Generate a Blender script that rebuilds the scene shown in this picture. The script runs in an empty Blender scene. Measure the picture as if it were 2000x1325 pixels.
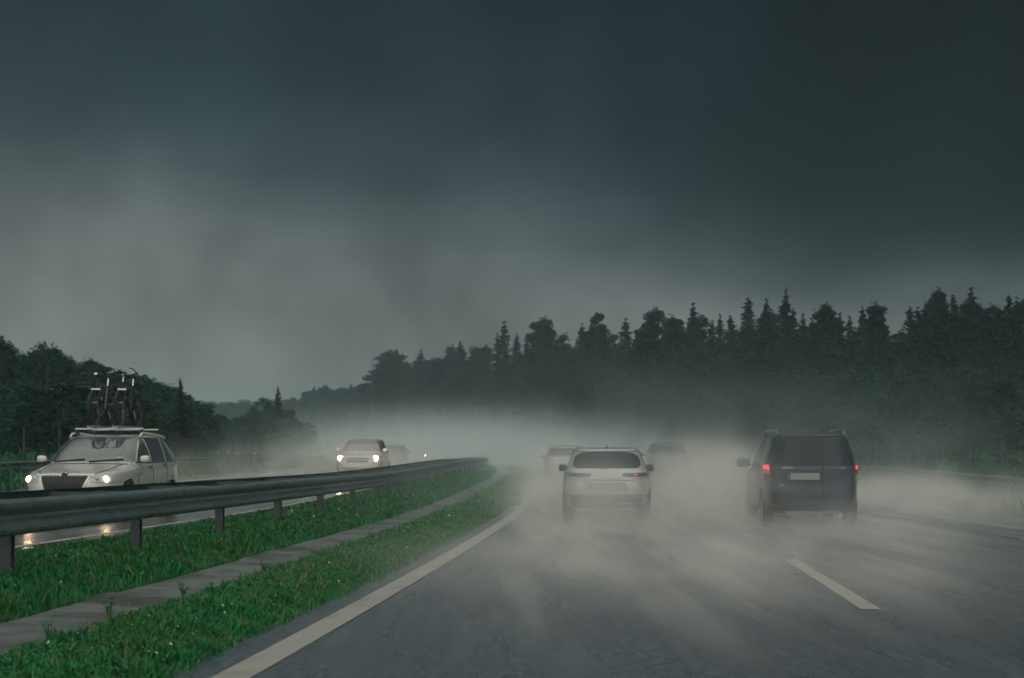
import bpy, math, random
import numpy as np
from mathutils import Vector, Matrix
R = math.radians
rng = np.random.default_rng(7)
random.seed(7)
SC = bpy.context.scene
COL = SC.collection

# ------------------------------------------------------------------ camera
cam_d = bpy.data.cameras.new('camera')
cam = bpy.data.objects.new('camera', cam_d); COL.objects.link(cam)
CAMZ = 1.28
cam.location = (0, 0, CAMZ); cam.rotation_euler = (R(90), 0, 0)
cam_d.sensor_width = 36; cam_d.lens = 52.2; cam_d.shift_y = 0.1148
cam_d.clip_start = 0.1; cam_d.clip_end = 6000
cam_d.dof.use_dof = True; cam_d.dof.focus_distance = 19; cam_d.dof.aperture_fstop = 2.8
SC.camera = cam

# ------------------------------------------------------------------ world: storm sky
def nn(nt, typ, **kw):
    n = nt.nodes.new(typ)
    for k, v in kw.items(): setattr(n, k, v)
    return n
def math_node(nt, op, a, b=None, clamp=False):
    n = nn(nt, 'ShaderNodeMath', operation=op, use_clamp=clamp)
    for i, q in enumerate((a, b)):
        if q is None: continue
        if isinstance(q, (int, float)): n.inputs[i].default_value = q
        else: nt.links.new(q, n.inputs[i])
    return n.outputs[0]
def smooth(nt, x, a, b, c=0.0, d=1.0):
    n = nn(nt, 'ShaderNodeMapRange', interpolation_type='SMOOTHSTEP')
    nt.links.new(x, n.inputs[0])
    for i, v in enumerate((a, b, c, d)): n.inputs[i+1].default_value = v
    return n.outputs[0]
def mixcol(nt, fac, a, b, mode='MIX'):
    n = nn(nt, 'ShaderNodeMix', data_type='RGBA', blend_type=mode)
    for s, q in ((n.inputs['Factor'], fac), (n.inputs[6], a), (n.inputs[7], b)):
        if isinstance(q, (int, float)): s.default_value = q
        elif isinstance(q, tuple): s.default_value = (*q, 1)
        else: nt.links.new(q, s)
    return n.outputs[2]

W = bpy.data.worlds.new('World'); SC.world = W; W.use_nodes = True
nt = W.node_tree; nt.nodes.clear()
out = nn(nt, 'ShaderNodeOutputWorld')
tc = nn(nt, 'ShaderNodeTexCoord')
sep = nn(nt, 'ShaderNodeSeparateXYZ'); nt.links.new(tc.outputs['Generated'], sep.inputs[0])
X_, Y_, Z_ = sep.outputs
mp = nn(nt, 'ShaderNodeMapping'); mp.inputs['Scale'].default_value = (3.0, 3.0, 8.0); mp.inputs['Location'].default_value = (1.3, .4, 2.1)
nt.links.new(tc.outputs['Generated'], mp.inputs[0])
n1 = nn(nt, 'ShaderNodeTexNoise'); n1.inputs['Scale'].default_value = 1.1; n1.inputs['Detail'].default_value = 4; n1.inputs['Roughness'].default_value = .5
nt.links.new(mp.outputs[0], n1.inputs['Vector'])
mp2 = nn(nt, 'ShaderNodeMapping'); mp2.inputs['Scale'].default_value = (9, 7, 7); mp2.inputs['Location'].default_value = (4.3, 0, .7); mp2.inputs['Rotation'].default_value = (0, R(25), 0)
nt.links.new(tc.outputs['Generated'], mp2.inputs[0])
n2 = nn(nt, 'ShaderNodeTexNoise'); n2.inputs['Scale'].default_value = 1.0; n2.inputs['Detail'].default_value = 5; n2.inputs['Roughness'].default_value = .55
nt.links.new(mp2.outputs[0], n2.inputs['Vector'])
e = math_node(nt, 'ADD', Z_, math_node(nt, 'MULTIPLY', math_node(nt, 'SUBTRACT', n1.outputs[0], .5), .16))
e = math_node(nt, 'ADD', e, math_node(nt, 'MULTIPLY', X_, .10))
ramp = nn(nt, 'ShaderNodeValToRGB'); cr = ramp.color_ramp
cr.elements[0].position = 0.0; cr.elements[0].color = (.155, .172, .166, 1)
cr.elements[1].position = 1.0; cr.elements[1].color = (.010, .020, .027, 1)
for p, c in ((.20, (.140, .160, .157)), (.42, (.072, .092, .097)), (.60, (.032, .050, .057)), (.80, (.018, .032, .040))):
    el = cr.elements.new(p); el.color = (*c, 1)
nt.links.new(smooth(nt, e, -.02, .34), ramp.inputs[0])
for l in list(nt.links):
    pass
dark = math_node(nt, 'MULTIPLY', smooth(nt, X_, -.05, .24), smooth(nt, e, .03, .20))
col = mixcol(nt, math_node(nt, 'MULTIPLY', dark, 1.0), ramp.outputs[0], (.004, .0085, .0115))
br = math_node(nt, 'ADD', .15, math_node(nt, 'MULTIPLY', n2.outputs[0], 1.66))
col = mixcol(nt, 1.0, col, br, 'MULTIPLY')
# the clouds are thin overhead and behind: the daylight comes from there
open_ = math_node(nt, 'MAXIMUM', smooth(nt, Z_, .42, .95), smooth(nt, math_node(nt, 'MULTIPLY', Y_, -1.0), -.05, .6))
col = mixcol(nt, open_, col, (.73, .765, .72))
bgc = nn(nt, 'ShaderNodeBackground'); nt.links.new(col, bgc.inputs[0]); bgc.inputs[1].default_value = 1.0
sky = nn(nt, 'ShaderNodeTexSky', sky_type='NISHITA'); sky.sun_disc = False
sky.sun_elevation = R(52); sky.sun_rotation = R(180)
bgs = nn(nt, 'ShaderNodeBackground'); nt.links.new(sky.outputs[0], bgs.inputs[0]); bgs.inputs[1].default_value = .05
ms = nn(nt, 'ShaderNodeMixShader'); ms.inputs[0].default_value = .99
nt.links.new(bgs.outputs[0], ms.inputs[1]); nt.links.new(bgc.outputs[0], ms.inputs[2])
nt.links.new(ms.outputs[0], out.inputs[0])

sun_d = bpy.data.lights.new('sun', 'SUN'); sun_d.energy = .55; sun_d.angle = R(60); sun_d.color = (1, .95, .86)
sun = bpy.data.objects.new('sun', sun_d); COL.objects.link(sun); sun.rotation_euler = (R(38), 0, 0)

SC.view_settings.view_transform = 'Standard'; SC.view_settings.look = 'None'
SC.view_settings.gamma = 1; SC.view_settings.exposure = 0.0
SC.render.engine = 'CYCLES'
cy = SC.cycles
cy.use_denoising = True; cy.use_adaptive_sampling = True; cy.adaptive_threshold = .04; cy.adaptive_min_samples = 16
cy.volume_bounces = 2; cy.max_bounces = 4; cy.diffuse_bounces = 2; cy.glossy_bounces = 3
cy.transparent_max_bounces = 8; cy.volume_step_rate = 1.0; cy.volume_max_steps = 256; cy.sample_clamp_indirect = 3.0

# ------------------------------------------------------------------ materials
def mat(name, color, rough=.6, metal=0.0, emit=None, estr=0.0, noise=None, bump=None, spec=.5, coat=0.0, rnd=0.0, sheen=0):
    """noise = (scale, colour2, lo, hi) blotches; bump = (scale, strength)"""
    m = bpy.data.materials.new(name); m.use_nodes = True
    t = m.node_tree; b = t.nodes['Principled BSDF']
    b.inputs['Base Color'].default_value = (*color, 1); b.inputs['Roughness'].default_value = rough
    b.inputs['Metallic'].default_value = metal; b.inputs['Specular IOR Level'].default_value = spec
    b.inputs['Coat Weight'].default_value = coat; b.inputs['Coat Roughness'].default_value = .06
    tcn = nn(t, 'ShaderNodeTexCoord')
    if noise:
        nz = nn(t, 'ShaderNodeTexNoise'); nz.inputs['Scale'].default_value = noise[0]; nz.inputs['Detail'].default_value = 5
        t.links.new(tcn.outputs['Object'], nz.inputs['Vector'])
        f = smooth(t, nz.outputs[0], noise[2], noise[3])
        c = mixcol(t, f, tuple(color), tuple(noise[1]))
        if rnd:
            oi = nn(t, 'ShaderNodeObjectInfo')
            h = nn(t, 'ShaderNodeHueSaturation'); t.links.new(c, h.inputs['Color'])
            t.links.new(smooth(t, oi.outputs['Random'], 0, 1, 1-rnd, 1+rnd), h.inputs['Value'])
            t.links.new(smooth(t, oi.outputs['Random'], 0, 1, .485, .515), h.inputs['Hue'])
            c = h.outputs[0]
        t.links.new(c, b.inputs['Base Color'])
    if bump:
        nz = nn(t, 'ShaderNodeTexNoise'); nz.inputs['Scale'].default_value = bump[0]; nz.inputs['Detail'].default_value = 4
        t.links.new(tcn.outputs['Object'], nz.inputs['Vector'])
        bp = nn(t, 'ShaderNodeBump'); bp.inputs['Strength'].default_value = bump[1]; bp.inputs['Distance'].default_value = .02
        t.links.new(nz.outputs[0], bp.inputs['Height']); t.links.new(bp.outputs[0], b.inputs['Normal'])
    if emit:
        b.inputs['Emission Color'].default_value = (*emit, 1); b.inputs['Emission Strength'].default_value = estr
    return m

def road_mat(name, base, base2, r0, r1, streak):
    m = bpy.data.materials.new(name); m.use_nodes = True
    t = m.node_tree; b = t.nodes['Principled BSDF']
    tcn = nn(t, 'ShaderNodeTexCoord')
    fine = nn(t, 'ShaderNodeTexNoise'); fine.inputs['Scale'].default_value = 45; fine.inputs['Detail'].default_value = 3
    t.links.new(tcn.outputs['Object'], fine.inputs['Vector'])
    big = nn(t, 'ShaderNodeTexNoise'); big.inputs['Scale'].default_value = 1.0; big.inputs['Detail'].default_value = 5
    mpp = nn(t, 'ShaderNodeMapping'); mpp.inputs['Scale'].default_value = (streak, .12, 1); mpp.inputs['Rotation'].default_value = (0, 0, R(4))
    t.links.new(tcn.outputs['Object'], mpp.inputs[0]); t.links.new(mpp.outputs[0], big.inputs['Vector'])
    mid = nn(t, 'ShaderNodeTexNoise'); mid.inputs['Scale'].default_value = 14; mid.inputs['Detail'].default_value = 2
    t.links.new(tcn.outputs['Object'], mid.inputs['Vector'])
    c = mixcol(t, smooth(t, math_node(t, 'ADD', math_node(t, 'MULTIPLY', fine.outputs[0], .55), math_node(t, 'MULTIPLY', mid.outputs[0], .45)), .43, .57), base, base2)
    w = smooth(t, big.outputs[0], .35, .65)
    c = mixcol(t, math_node(t, 'MULTIPLY', w, .45), c, tuple(.62*x for x in base))
    t.links.new(c, b.inputs['Base Color'])
    t.links.new(smooth(t, big.outputs[0], .32, .66, r1, r0), b.inputs['Roughness'])
    bp = nn(t, 'ShaderNodeBump'); bp.inputs['Strength'].default_value = .30; bp.inputs['Distance'].default_value = .005
    t.links.new(fine.outputs[0], bp.inputs['Height']); t.links.new(bp.outputs[0], b.inputs['Normal'])
    b.inputs['Specular IOR Level'].default_value = .5
    return m

M = {}
M['asphalt'] = road_mat('wet_asphalt', (.038, .050, .062), (.120, .140, .160), .14, .38, 1.6)
M['asphalt2'] = road_mat('wet_asphalt_far_side', (.085, .09, .095), (.14, .145, .15), .10, .30, 1.2)
M['line'] = mat('road_paint', (.35, .34, .295), .42, noise=(2.6, (.24, .24, .225), .50, .72), bump=(60, .3))
M['faint_line'] = mat('faint_road_paint', (.20, .20, .19), .35, noise=(2.0, (.10, .11, .115), .40, .62))  # greyer, fainter paint for the right-hand edge line
M['ground'] = mat('soil_and_turf', (.020, .070, .026), .9, noise=(1.4, (.035, .085, .028), .35, .7), bump=(8, .6))
M['concrete'] = mat('wet_concrete', (.15, .165, .160), .45, noise=(3.0, (.085, .096, .094), .4, .7), bump=(30, .3))
M['grass'] = mat('grass_blade', (.015, .185, .050), .5, noise=(1.1, (.048, .165, .034), .38, .70), spec=.3)
M['grass2'] = mat('grass_blade_dark', (.006, .075, .030), .55, noise=(2.0, (.012, .11, .040), .35, .68), spec=.3)
M['straw'] = mat('dead_stalks', (.16, .13, .06), .7, noise=(3, (.07, .09, .035), .4, .6))
M['weed'] = mat('weed_leaf', (.022, .14, .055), .55)
M['petal'] = mat('petal', (.42, .42, .16), .6)
M['steel'] = mat('galvanised_steel', (.15, .195, .205), .33, metal=.4, noise=(5, (.085, .115, .125), .4, .7), bump=(12, .08))
M['steel_post'] = mat('post_steel', (.07, .085, .085), .55, metal=.2, noise=(7, (.045, .055, .05), .4, .7))
M['bark'] = mat('bark', (.045, .038, .030), .9, noise=(6, (.07, .06, .05), .4, .7))
M['needle'] = mat('needles', (.006, .022, .020), .7, noise=(.5, (.009, .030, .026), .4, .65), rnd=.35, spec=.2)
M['pine'] = mat('pine_needles', (.007, .024, .021), .7, noise=(.5, (.011, .034, .027), .4, .65), rnd=.35, spec=.2)
M['leafd'] = mat('leaves_dark', (.006, .030, .021), .7, noise=(.6, (.010, .044, .027), .4, .65), rnd=.35, spec=.2)
M['leafl'] = mat('leaves_bright', (.009, .050, .028), .65, noise=(.6, (.015, .072, .034), .4, .65), rnd=.30, spec=.25)
M['tyre'] = mat('tyre_rubber', (.018, .018, .019), .7)
M['alloy'] = mat('alloy', (.42, .43, .43), .35, metal=.7)
M['chrome'] = mat('chrome', (.70, .70, .67), .18, metal=.9)
M['black'] = mat('black_plastic', (.016, .018, .020), .45)
M['gap'] = mat('panel_gap', (.012, .012, .013), .8)
M['glass'] = mat('tinted_glass', (.004, .012, .019), .10, spec=.2)
M['screen'] = mat('windscreen_glass', (.075, .085, .085), .08, spec=1.0, coat=1.0, noise=(1.5, (.05, .06, .06), .4, .7))
M['pale_glass'] = mat('mist_painted_glass', (.22, .22, .20), .1, spec=1.0)  # mist and its reflection painted into the windscreen's pale base colour
M['plate'] = mat('number_plate', (.27, .28, .27), .4)
M['satin'] = mat('satin_chrome', (.72, .71, .66), .40, metal=.25)
M['bluep'] = mat('plate_blue', (.02, .05, .22), .4)
M['lens'] = mat('clear_lens', (.40, .40, .38), .12, spec=.8)
M['redlens'] = mat('red_lens', (.30, .012, .015), .2, spec=.7)
M['darklens'] = mat('smoked_lens', (.045, .03, .035), .2, spec=.7)
M['redfaint'] = mat('faintly_lit_red_lamp', (.5, .02, .02), .3, emit=(1, .05, .07), estr=.6)
M['redlit'] = mat('lit_red_lamp', (.6, .02, .02), .3, emit=(1, .035, .06), estr=1.7)
M['redrefl'] = mat('red_reflector', (.38, .02, .03), .25)
M['lit'] = mat('lit_headlamp', (1, .9, .8), .3, emit=(1, .66, .38), estr=60)
M['lit2'] = mat('lit_headlamp_far', (1, .9, .8), .3, emit=(1, .60, .32), estr=150)
M['litdim'] = mat('lit_lamp_dim', (1, .9, .7), .3, emit=(1, .85, .55), estr=26)
M['orange'] = mat('amber_lamp', (.8, .3, .05), .3, emit=(1, .32, .10), estr=5)
def paint(name, c, metal=.15, rough=.32):
    return mat(name, c, rough, metal=metal, coat=1.0, noise=(2.2, tuple(.88*x for x in c), .4, .75))
M['beige'] = paint('beige_paint', (.60, .588, .53))
M['cream'] = paint('cream_paint', (.50, .50, .45))
M['white'] = paint('white_paint', (.74, .72, .66))
M['silver'] = paint('silver_paint', (.36, .37, .36), .4)
M['navy'] = mat('navy_paint', (.010, .020, .036), .34, metal=.1, spec=.4, coat=.35, noise=(2.2, (.014, .025, .040), .4, .75))
M['dark'] = paint('charcoal_paint', (.03, .035, .042), .2)
M['grey'] = paint('grey_paint', (.16, .17, .17), .3)
M['saddle'] = M['black']

t_ = M['concrete'].node_tree; b_ = t_.nodes['Principled BSDF']; src = b_.inputs['Base Color'].links[0].from_socket
tcc = nn(t_, 'ShaderNodeTexCoord'); sp_ = nn(t_, 'ShaderNodeSeparateXYZ'); t_.links.new(tcc.outputs['Object'], sp_.inputs[0])
jt = math_node(t_, 'LESS_THAN', math_node(t_, 'MODULO', math_node(t_, 'ADD', sp_.outputs[1], 100.3), 2.0), .03)
bigc = nn(t_, 'ShaderNodeTexNoise'); bigc.inputs['Scale'].default_value = .9; bigc.inputs['Detail'].default_value = 6; t_.links.new(tcc.outputs['Object'], bigc.inputs['Vector'])
c_ = mixcol(t_, smooth(t_, bigc.outputs[0], .45, .62), src, (.055, .060, .050))
t_.links.new(mixcol(t_, jt, c_, (.03, .035, .03)), b_.inputs['Base Color'])

# ------------------------------------------------------------------ mesh helpers
class MB:
    def __init__(s): s.v = []; s.f = []; s.n = 0
    def add(s, verts, faces):
        verts = [tuple(map(float, p)) for p in verts]
        s.v += verts; s.f += [tuple(i + s.n for i in f) for f in faces]; s.n += len(verts); return s
    def box(s, c, size, rz=0.0, rot=None, taper=1.0):
        hx, hy, hz = (q/2 for q in size)
        P = [(-hx, -hy, -hz), (hx, -hy, -hz), (hx, hy, -hz), (-hx, hy, -hz),
             (-hx*taper, -hy*taper, hz), (hx*taper, -hy*taper, hz), (hx*taper, hy*taper, hz), (-hx*taper, hy*taper, hz)]
        m = rot if rot is not None else Matrix.Rotation(rz, 3, 'Z')
        P = [Vector(c) + m @ Vector(p) for p in P]
        return s.add(P, [(0, 3, 2, 1), (4, 5, 6, 7), (0, 1, 5, 4), (1, 2, 6, 5), (2, 3, 7, 6), (3, 0, 4, 7)])
    def tube(s, pts, r, n=8, closed=False):
        pts = [Vector(p) for p in pts]; N = len(pts)
        rr = r if isinstance(r, (list, tuple)) else [r]*N
        V = []; F = []; ref = None
        for i, p in enumerate(pts):
            if closed: d = (pts[(i+1) % N] - pts[i-1])
            else: d = pts[min(i+1, N-1)] - pts[max(i-1, 0)]
            d.normalize()
            if ref is None: ref = d.orthogonal().normalized()
            a = (ref - d*ref.dot(d)).normalized(); ref = a; b = d.cross(a)
            for k in range(n):
                t = 2*math.pi*k/n; V.append(p + (a*math.cos(t) + b*math.sin(t))*rr[i])
        for i in range(N if closed else N-1):
            j = (i+1) % N
            for k in range(n):
                k2 = (k+1) % n; F.append((i*n+k, i*n+k2, j*n+k2, j*n+k))
        if not closed:
            F.append(tuple(range(n-1, -1, -1))); F.append(tuple((N-1)*n + k for k in range(n)))
        return s.add(V, F)
    def lathe(s, prof, c, axis='X', n=32, flip=1):
        """prof = [(r, h)...] revolved about the axis through c"""
        V = []; F = []; K = len(prof)
        for k in range(n):
            t = 2*math.pi*k/n
            for r, h in prof:
                a, b = r*math.cos(t), r*math.sin(t)
                p = (h*flip, a, b) if axis == 'X' else ((a, h*flip, b) if axis == 'Y' else (a, b, h*flip))
                V.append((c[0]+p[0], c[1]+p[1], c[2]+p[2]))
        for k in range(n):
            k2 = (k+1) % n
            for j in range(K-1): F.append((k*K+j, k2*K+j, k2*K+j+1, k*K+j+1))
        return s.add(V, F)
    def ball(s, c, r, n=12, sc=(1, 1, 1)):
        V = []; F = []
        for i in range(n//2+1):
            a = math.pi*i/(n//2)
            for k in range(n):
                b = 2*math.pi*k/n
                V.append((c[0]+r*sc[0]*math.sin(a)*math.cos(b), c[1]+r*sc[1]*math.sin(a)*math.sin(b), c[2]+r*sc[2]*math.cos(a)))
        for i in range(n//2):
            for k in range(n):
                k2 = (k+1) % n; F.append((i*n+k, (i+1)*n+k, (i+1)*n+k2, i*n+k2))
        return s.add(V, F)
    def build(s, name, m, parent=None, smooth_=True):
        me = bpy.data.meshes.new(name); me.from_pydata(s.v, [], s.f); me.update()
        return link(name, me, m, parent, smooth_)
def link(name, me, m, parent=None, smooth_=True):
    if m is not None: me.materials.append(m)
    if smooth_ and len(me.polygons):
        me.polygons.foreach_set('use_smooth', [True]*len(me.polygons))
        try: me.set_sharp_from_angle(angle=R(35))
        except Exception: pass
    o = bpy.data.objects.new(name, me); COL.objects.link(o)
    if parent: o.parent = parent
    return o
def np_mesh(name, V, F, m, parent=None, smooth_=False):
    me = bpy.data.meshes.new(name); k = F.shape[1]
    me.vertices.add(len(V)); me.vertices.foreach_set('co', np.asarray(V, np.float32).ravel())
    me.loops.add(F.size); me.loops.foreach_set('vertex_index', F.astype(np.int32).ravel())
    me.polygons.add(len(F)); me.polygons.foreach_set('loop_start', np.arange(0, F.size, k, dtype=np.int32))
    me.update(calc_edges=True); me.validate()
    return link(name, me, m, parent, smooth_)
def tag(o, label=None, cat=None, group=None, kind=None):
    if label: o['label'] = label
    if cat: o['category'] = cat
    if group: o['group'] = group
    if kind: o['kind'] = kind
    return o
def empty(name, loc, rz=0.0):
    o = bpy.data.objects.new(name, None); COL.objects.link(o); o.location = loc; o.rotation_euler = (0, 0, rz)
    o.empty_display_size = .3; return o
def copy_tree(o, parent=None):
    c = o.copy(); COL.objects.link(c); c.parent = parent
    for ch in list(o.children): copy_tree(ch, c)
    return c

# ------------------------------------------------------------------ the lie of the land
def C(Y):          # lateral position of the left edge line of our carriageway: a long bend to the left
    Y = np.asarray(Y, float)
    q = -1.59 + .083*(Y-8.88) - (Y-8.88)**2/1800
    y0 = 430.; c0 = -1.59 + .083*(y0-8.88) - (y0-8.88)**2/1800; s0 = .083 - (y0-8.88)/900
    return np.where(Y > y0, c0 + s0*(Y-y0), q)
def head(Y): return math.atan(.083 - (min(Y, 430)-8.88)/900)       # heading, to the right of +Y
def rise(Y):
    Y = np.asarray(Y, float); t = np.clip((Y-28)/36, 0, 1)
    return .26*t*t*(3-2*t) + .0016*np.maximum(Y-64, 0)
PU = [-900, -150, -60, -30, -19, -15.6, -15.02, -15, -4.6, -4.58, -4.3, -3.6, -3.0, -2.6, -2.36, -2.34, -1.59, -1.57, -1.2, -.75, -.41, -.40, 10.6, 10.62, 11.2, 13, 16, 22, 34, 60, 150, 900]
PZ = [14, 8, 3.0, 1.0, .45, .12, .16, .2, .2, .19, .20, .22, .24, .17, .07, .05, .04, .05, .07, .05, .0, 0, 0, -.01, -.05, -.15, -.05, .5, 1.4, 4.0, 9, 20]
def gz(u, Y): return np.interp(u, PU, PZ) + rise(Y)
def on(u, Y, dz=0.0): return Vector((float(C(Y))+u, Y, float(gz(u, Y))+dz))

Ys = np.concatenate([np.arange(-40, 6, 4), np.arange(6, 60, .5), np.arange(60, 160, 2), np.arange(160, 460, 6), np.arange(460, 1500, 60)])
def strip(name, u0, u1, y0, y1, dz, m, du=.5, wob=0.0, parent=None):
    yy = Ys[(Ys > y0) & (Ys < y1)]; yy = np.concatenate([[y0], yy, [y1]])
    nu = max(2, int((u1-u0)/du)+1); uu = np.linspace(u0, u1, nu)
    U, Y = np.meshgrid(uu, yy)
    if wob:
        edge = (np.sin(Y[:, :1]*2.3)+np.sin(Y[:, :1]*5.1+1)+np.sin(Y[:, :1]*.9))*wob
        U = U.copy(); U[:, :1] += edge; U[:, -1:] += edge[::-1]
    Z = gz(U, Y) + dz
    V = np.stack([C(Y)+U, Y, Z], -1).reshape(-1, 3)
    i = np.arange(len(yy)-1)[:, None]*nu + np.arange(nu-1)[None, :]
    F = np.stack([i, i+1, i+nu+1, i+nu], -1).reshape(-1, 4)
    return np_mesh(name, V, F, m, parent, True)

# one ground sheet to the horizon, a little lower under the paving
cu = sorted(set(PU + list(np.arange(-30, 34, 1.0)) + [-700, -500, -350, -250, -110, -80, -45, 45, 80, 110, 250, 350, 500, 700] + list(np.arange(-3.2, -.4, .12)) + list(np.arange(-4.5, -3.2, .2))))
cu = np.array(cu); U, Y = np.meshgrid(cu, Ys)
Z = gz(U, Y)
Z -= np.where(((U >= -15) & (U <= -4.6)) | ((U >= -.40) & (U <= 10.6)) | ((U >= -2.34) & (U <= -1.59)), .06, 0)
soft = ((U < -15.5) | (U > 11.2) | ((U > -4.4) & (U < -2.4)) | ((U > -1.6) & (U < -.6)))
med = np.where((U > -4.6) & (U < -.3), .25, 1.0)
Z += med*soft*(.025*np.sin(U*3.1+Y*.9)+.02*np.sin(U*1.3-Y*2.3)+.02*np.sin(Y*.55+U))
V = np.stack([C(Y)+U, Y, Z], -1).reshape(-1, 3); n = len(cu)
i = np.arange(len(Ys)-1)[:, None]*n + np.arange(n-1)[None, :]
tag(np_mesh('ground', V, np.stack([i, i+1, i+n+1, i+n], -1).reshape(-1, 4), M['ground'], None, True), kind='structure')
tag(strip('road', -.40, 10.6, -38, 460, .004, M['asphalt'], 1.0, .012), kind='structure')
tag(strip('oncoming_road', -15, -4.6, -38, 460, .004, M['asphalt2'], 1.0, .01), kind='structure')
tag(strip('drainage_channel', -2.33, -1.60, -38, 300, .004, M['concrete'], .2, .012), kind='structure')
tag(strip('edge_line', -.115, .115, -38, 440, .009, M['line'], .26), kind='structure')
tag(strip('edge_line', 8.38, 8.48, -38, 440, .009, M['faint_line'], .15), kind='structure')
tag(strip('edge_line', -5.05, -4.90, -38, 440, .009, M['line'], .15), kind='structure')
tag(strip('edge_line', -12.75, -12.55, -38, 440, .009, M['line'], .2), kind='structure')
for k in range(10):
    y = 12.37 + 18*(k-1)
    if k >= 1: tag(strip('lane_dash', 4.21, 4.38, y, y+6.05, .009, M['line'], .17), kind='structure')
    tag(strip('lane_dash', -8.85, -8.68, y+5, y+11, .009, M['line'], .17), kind='structure')

# ------------------------------------------------------------------ grass of the verges
def blades(name, spec, m, label, hscale=1.0, wscale=1.0):
    A = []
    for (u0, u1, y0, y1, n, h0, h1) in spec:
        y = y0 + (y1-y0)*rng.random(n)**1.6; u = u0 + (u1-u0)*rng.random(n)
        # ragged borders
        mg = .05+.09*(np.sin(y*3.1)+np.sin(y*7.3+2)+1.5)/3.5
        k = (u > u0+mg*rng.random(n)) & (u < u1-mg*rng.random(n)); y = y[k]; u = u[k]; n = len(y)
        clump = .55+.45*np.sin(u*5+np.sin(y*2.1)*2)*np.sin(y*3.7+1.3)+.35*np.sin(y*11+u*9)
        h = (h0+(h1-h0)*rng.random(n)**1.5)*np.clip(clump+.5, .35, 1.6)*hscale*np.clip(1+(y-15)*.012, 1, 1.6)
        w = (.004+.0045*rng.random(n))*wscale*np.clip(y/13, .8, 4)
        a = rng.random(n)*2*np.pi; lean = .25+.55*rng.random(n); b = rng.random(n)*2*np.pi
        P = np.stack([C(y)+u, y, gz(u, y)-.01], -1)
        side = np.stack([np.cos(a), np.sin(a), 0*a], -1)*w[:, None]
        ln = np.stack([np.cos(b), np.sin(b), 0*b], -1)*(h*lean)[:, None]
        up = np.stack([0*h, 0*h, h], -1)
        mid = P+ln*.3+up*.6; top = P+ln+up*(.98-.2*lean)[:, None]
        A.append(np.stack([P-side, P+side, mid+side*.7, mid-side*.7, top+side*.12, top-side*.12], 1))
    A = np.concatenate(A); n = len(A)
    V = A.reshape(-1, 3); b = np.arange(n)[:, None]*6
    F = np.concatenate([b+np.array([0, 1, 2, 3]), b+np.array([3, 2, 4, 5])])
    o = np_mesh(name, V, F, m); tag(o, label, 'grass', kind='stuff'); return o
blades('grass', [(-1.58, -.34, 6.5, 60, 150000, .025, .085), (-3.7, -2.30, 9, 70, 110000, .03, .10), (-4.6, -3.7, 9, 70, 45000, .03, .08), (-1.58, -.45, 30, 110, 12000, .05, .13), (-4.5, -2.4, 45, 120, 9000, .05, .13)],
       M['grass'], 'lush green grass of the central reservation beside the gutter')
blades('grass', [(-1.58, -.36, 6.5, 45, 70000, .02, .065), (-4.6, -2.32, 9, 60, 55000, .03, .09)],
       M['grass2'], 'short darker grass between the tall blades of the central reservation')
blades('grass', [(10.62, 13.0, 30, 110, 9000, .1, .3), (13, 22, 30, 120, 16000, .15, .55), (-22, -15.1, 40, 140, 14000, .12, .5)],
       M['grass2'], 'long dull grass on the outer verges behind the crash barriers', wscale=1.6)
blades('dry_grass', [(-1.56, -.42, 6.5, 45, 2600, .05, .14), (-3.7, -2.34, 9, 50, 2600, .05, .16), (-.56, -.36, 6.5, 50, 5000, .015, .05)],
       M['straw'], 'scattered straw-coloured dead stalks in the central grass')
# clover and weed leaves: small horizontal leaf discs on stems
def leaflets(name, n, spec, m, label, size, cat='wildflowers'):
    V = []; F = []; k = 0
    for (u0, u1, y0, y1, share, z0, z1) in spec:
        q = int(n*share); y = y0+(y1-y0)*rng.random(q)**1.5; u = u0+(u1-u0)*rng.random(q)
        z = gz(u, y)+z0+(z1-z0)*rng.random(q)
        for j in range(q):
            c = np.array([float(C(y[j]))+u[j], y[j], z[j]]); s = size*(.6+.8*rng.random())*max(1, y[j]/14)
            a = rng.random()*6.28; tx, ty = rng.normal(0, .35, 2)
            for t in range(5):
                b = a+t*2*np.pi/5; V.append(c+s*np.array([np.cos(b), np.sin(b), tx*np.cos(b)+ty*np.sin(b)]))
            F.append([k, k+1, k+2, k+3, k+4]); k += 5
    o = np_mesh(name, np.array(V), np.array(F), m); return tag(o, label, cat, kind='stuff')
VS = [(-1.52, -.5, 7, 40, .55, .03, .08), (-4.2, -2.45, 9.5, 45, .45, .03, .11)]
leaflets('weed_leaves', 9000, VS, M['weed'], 'broad weed and clover leaves among the central grass', .008, 'weeds')
leaflets('wildflowers', 280, [(-1.52, -.5, 7, 36, .55, .05, .10), (-4.2, -2.45, 9.5, 40, .45, .06, .14)], M['petal'], 'tiny pale yellow flowers dotted over the central grass', .0085)
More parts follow.
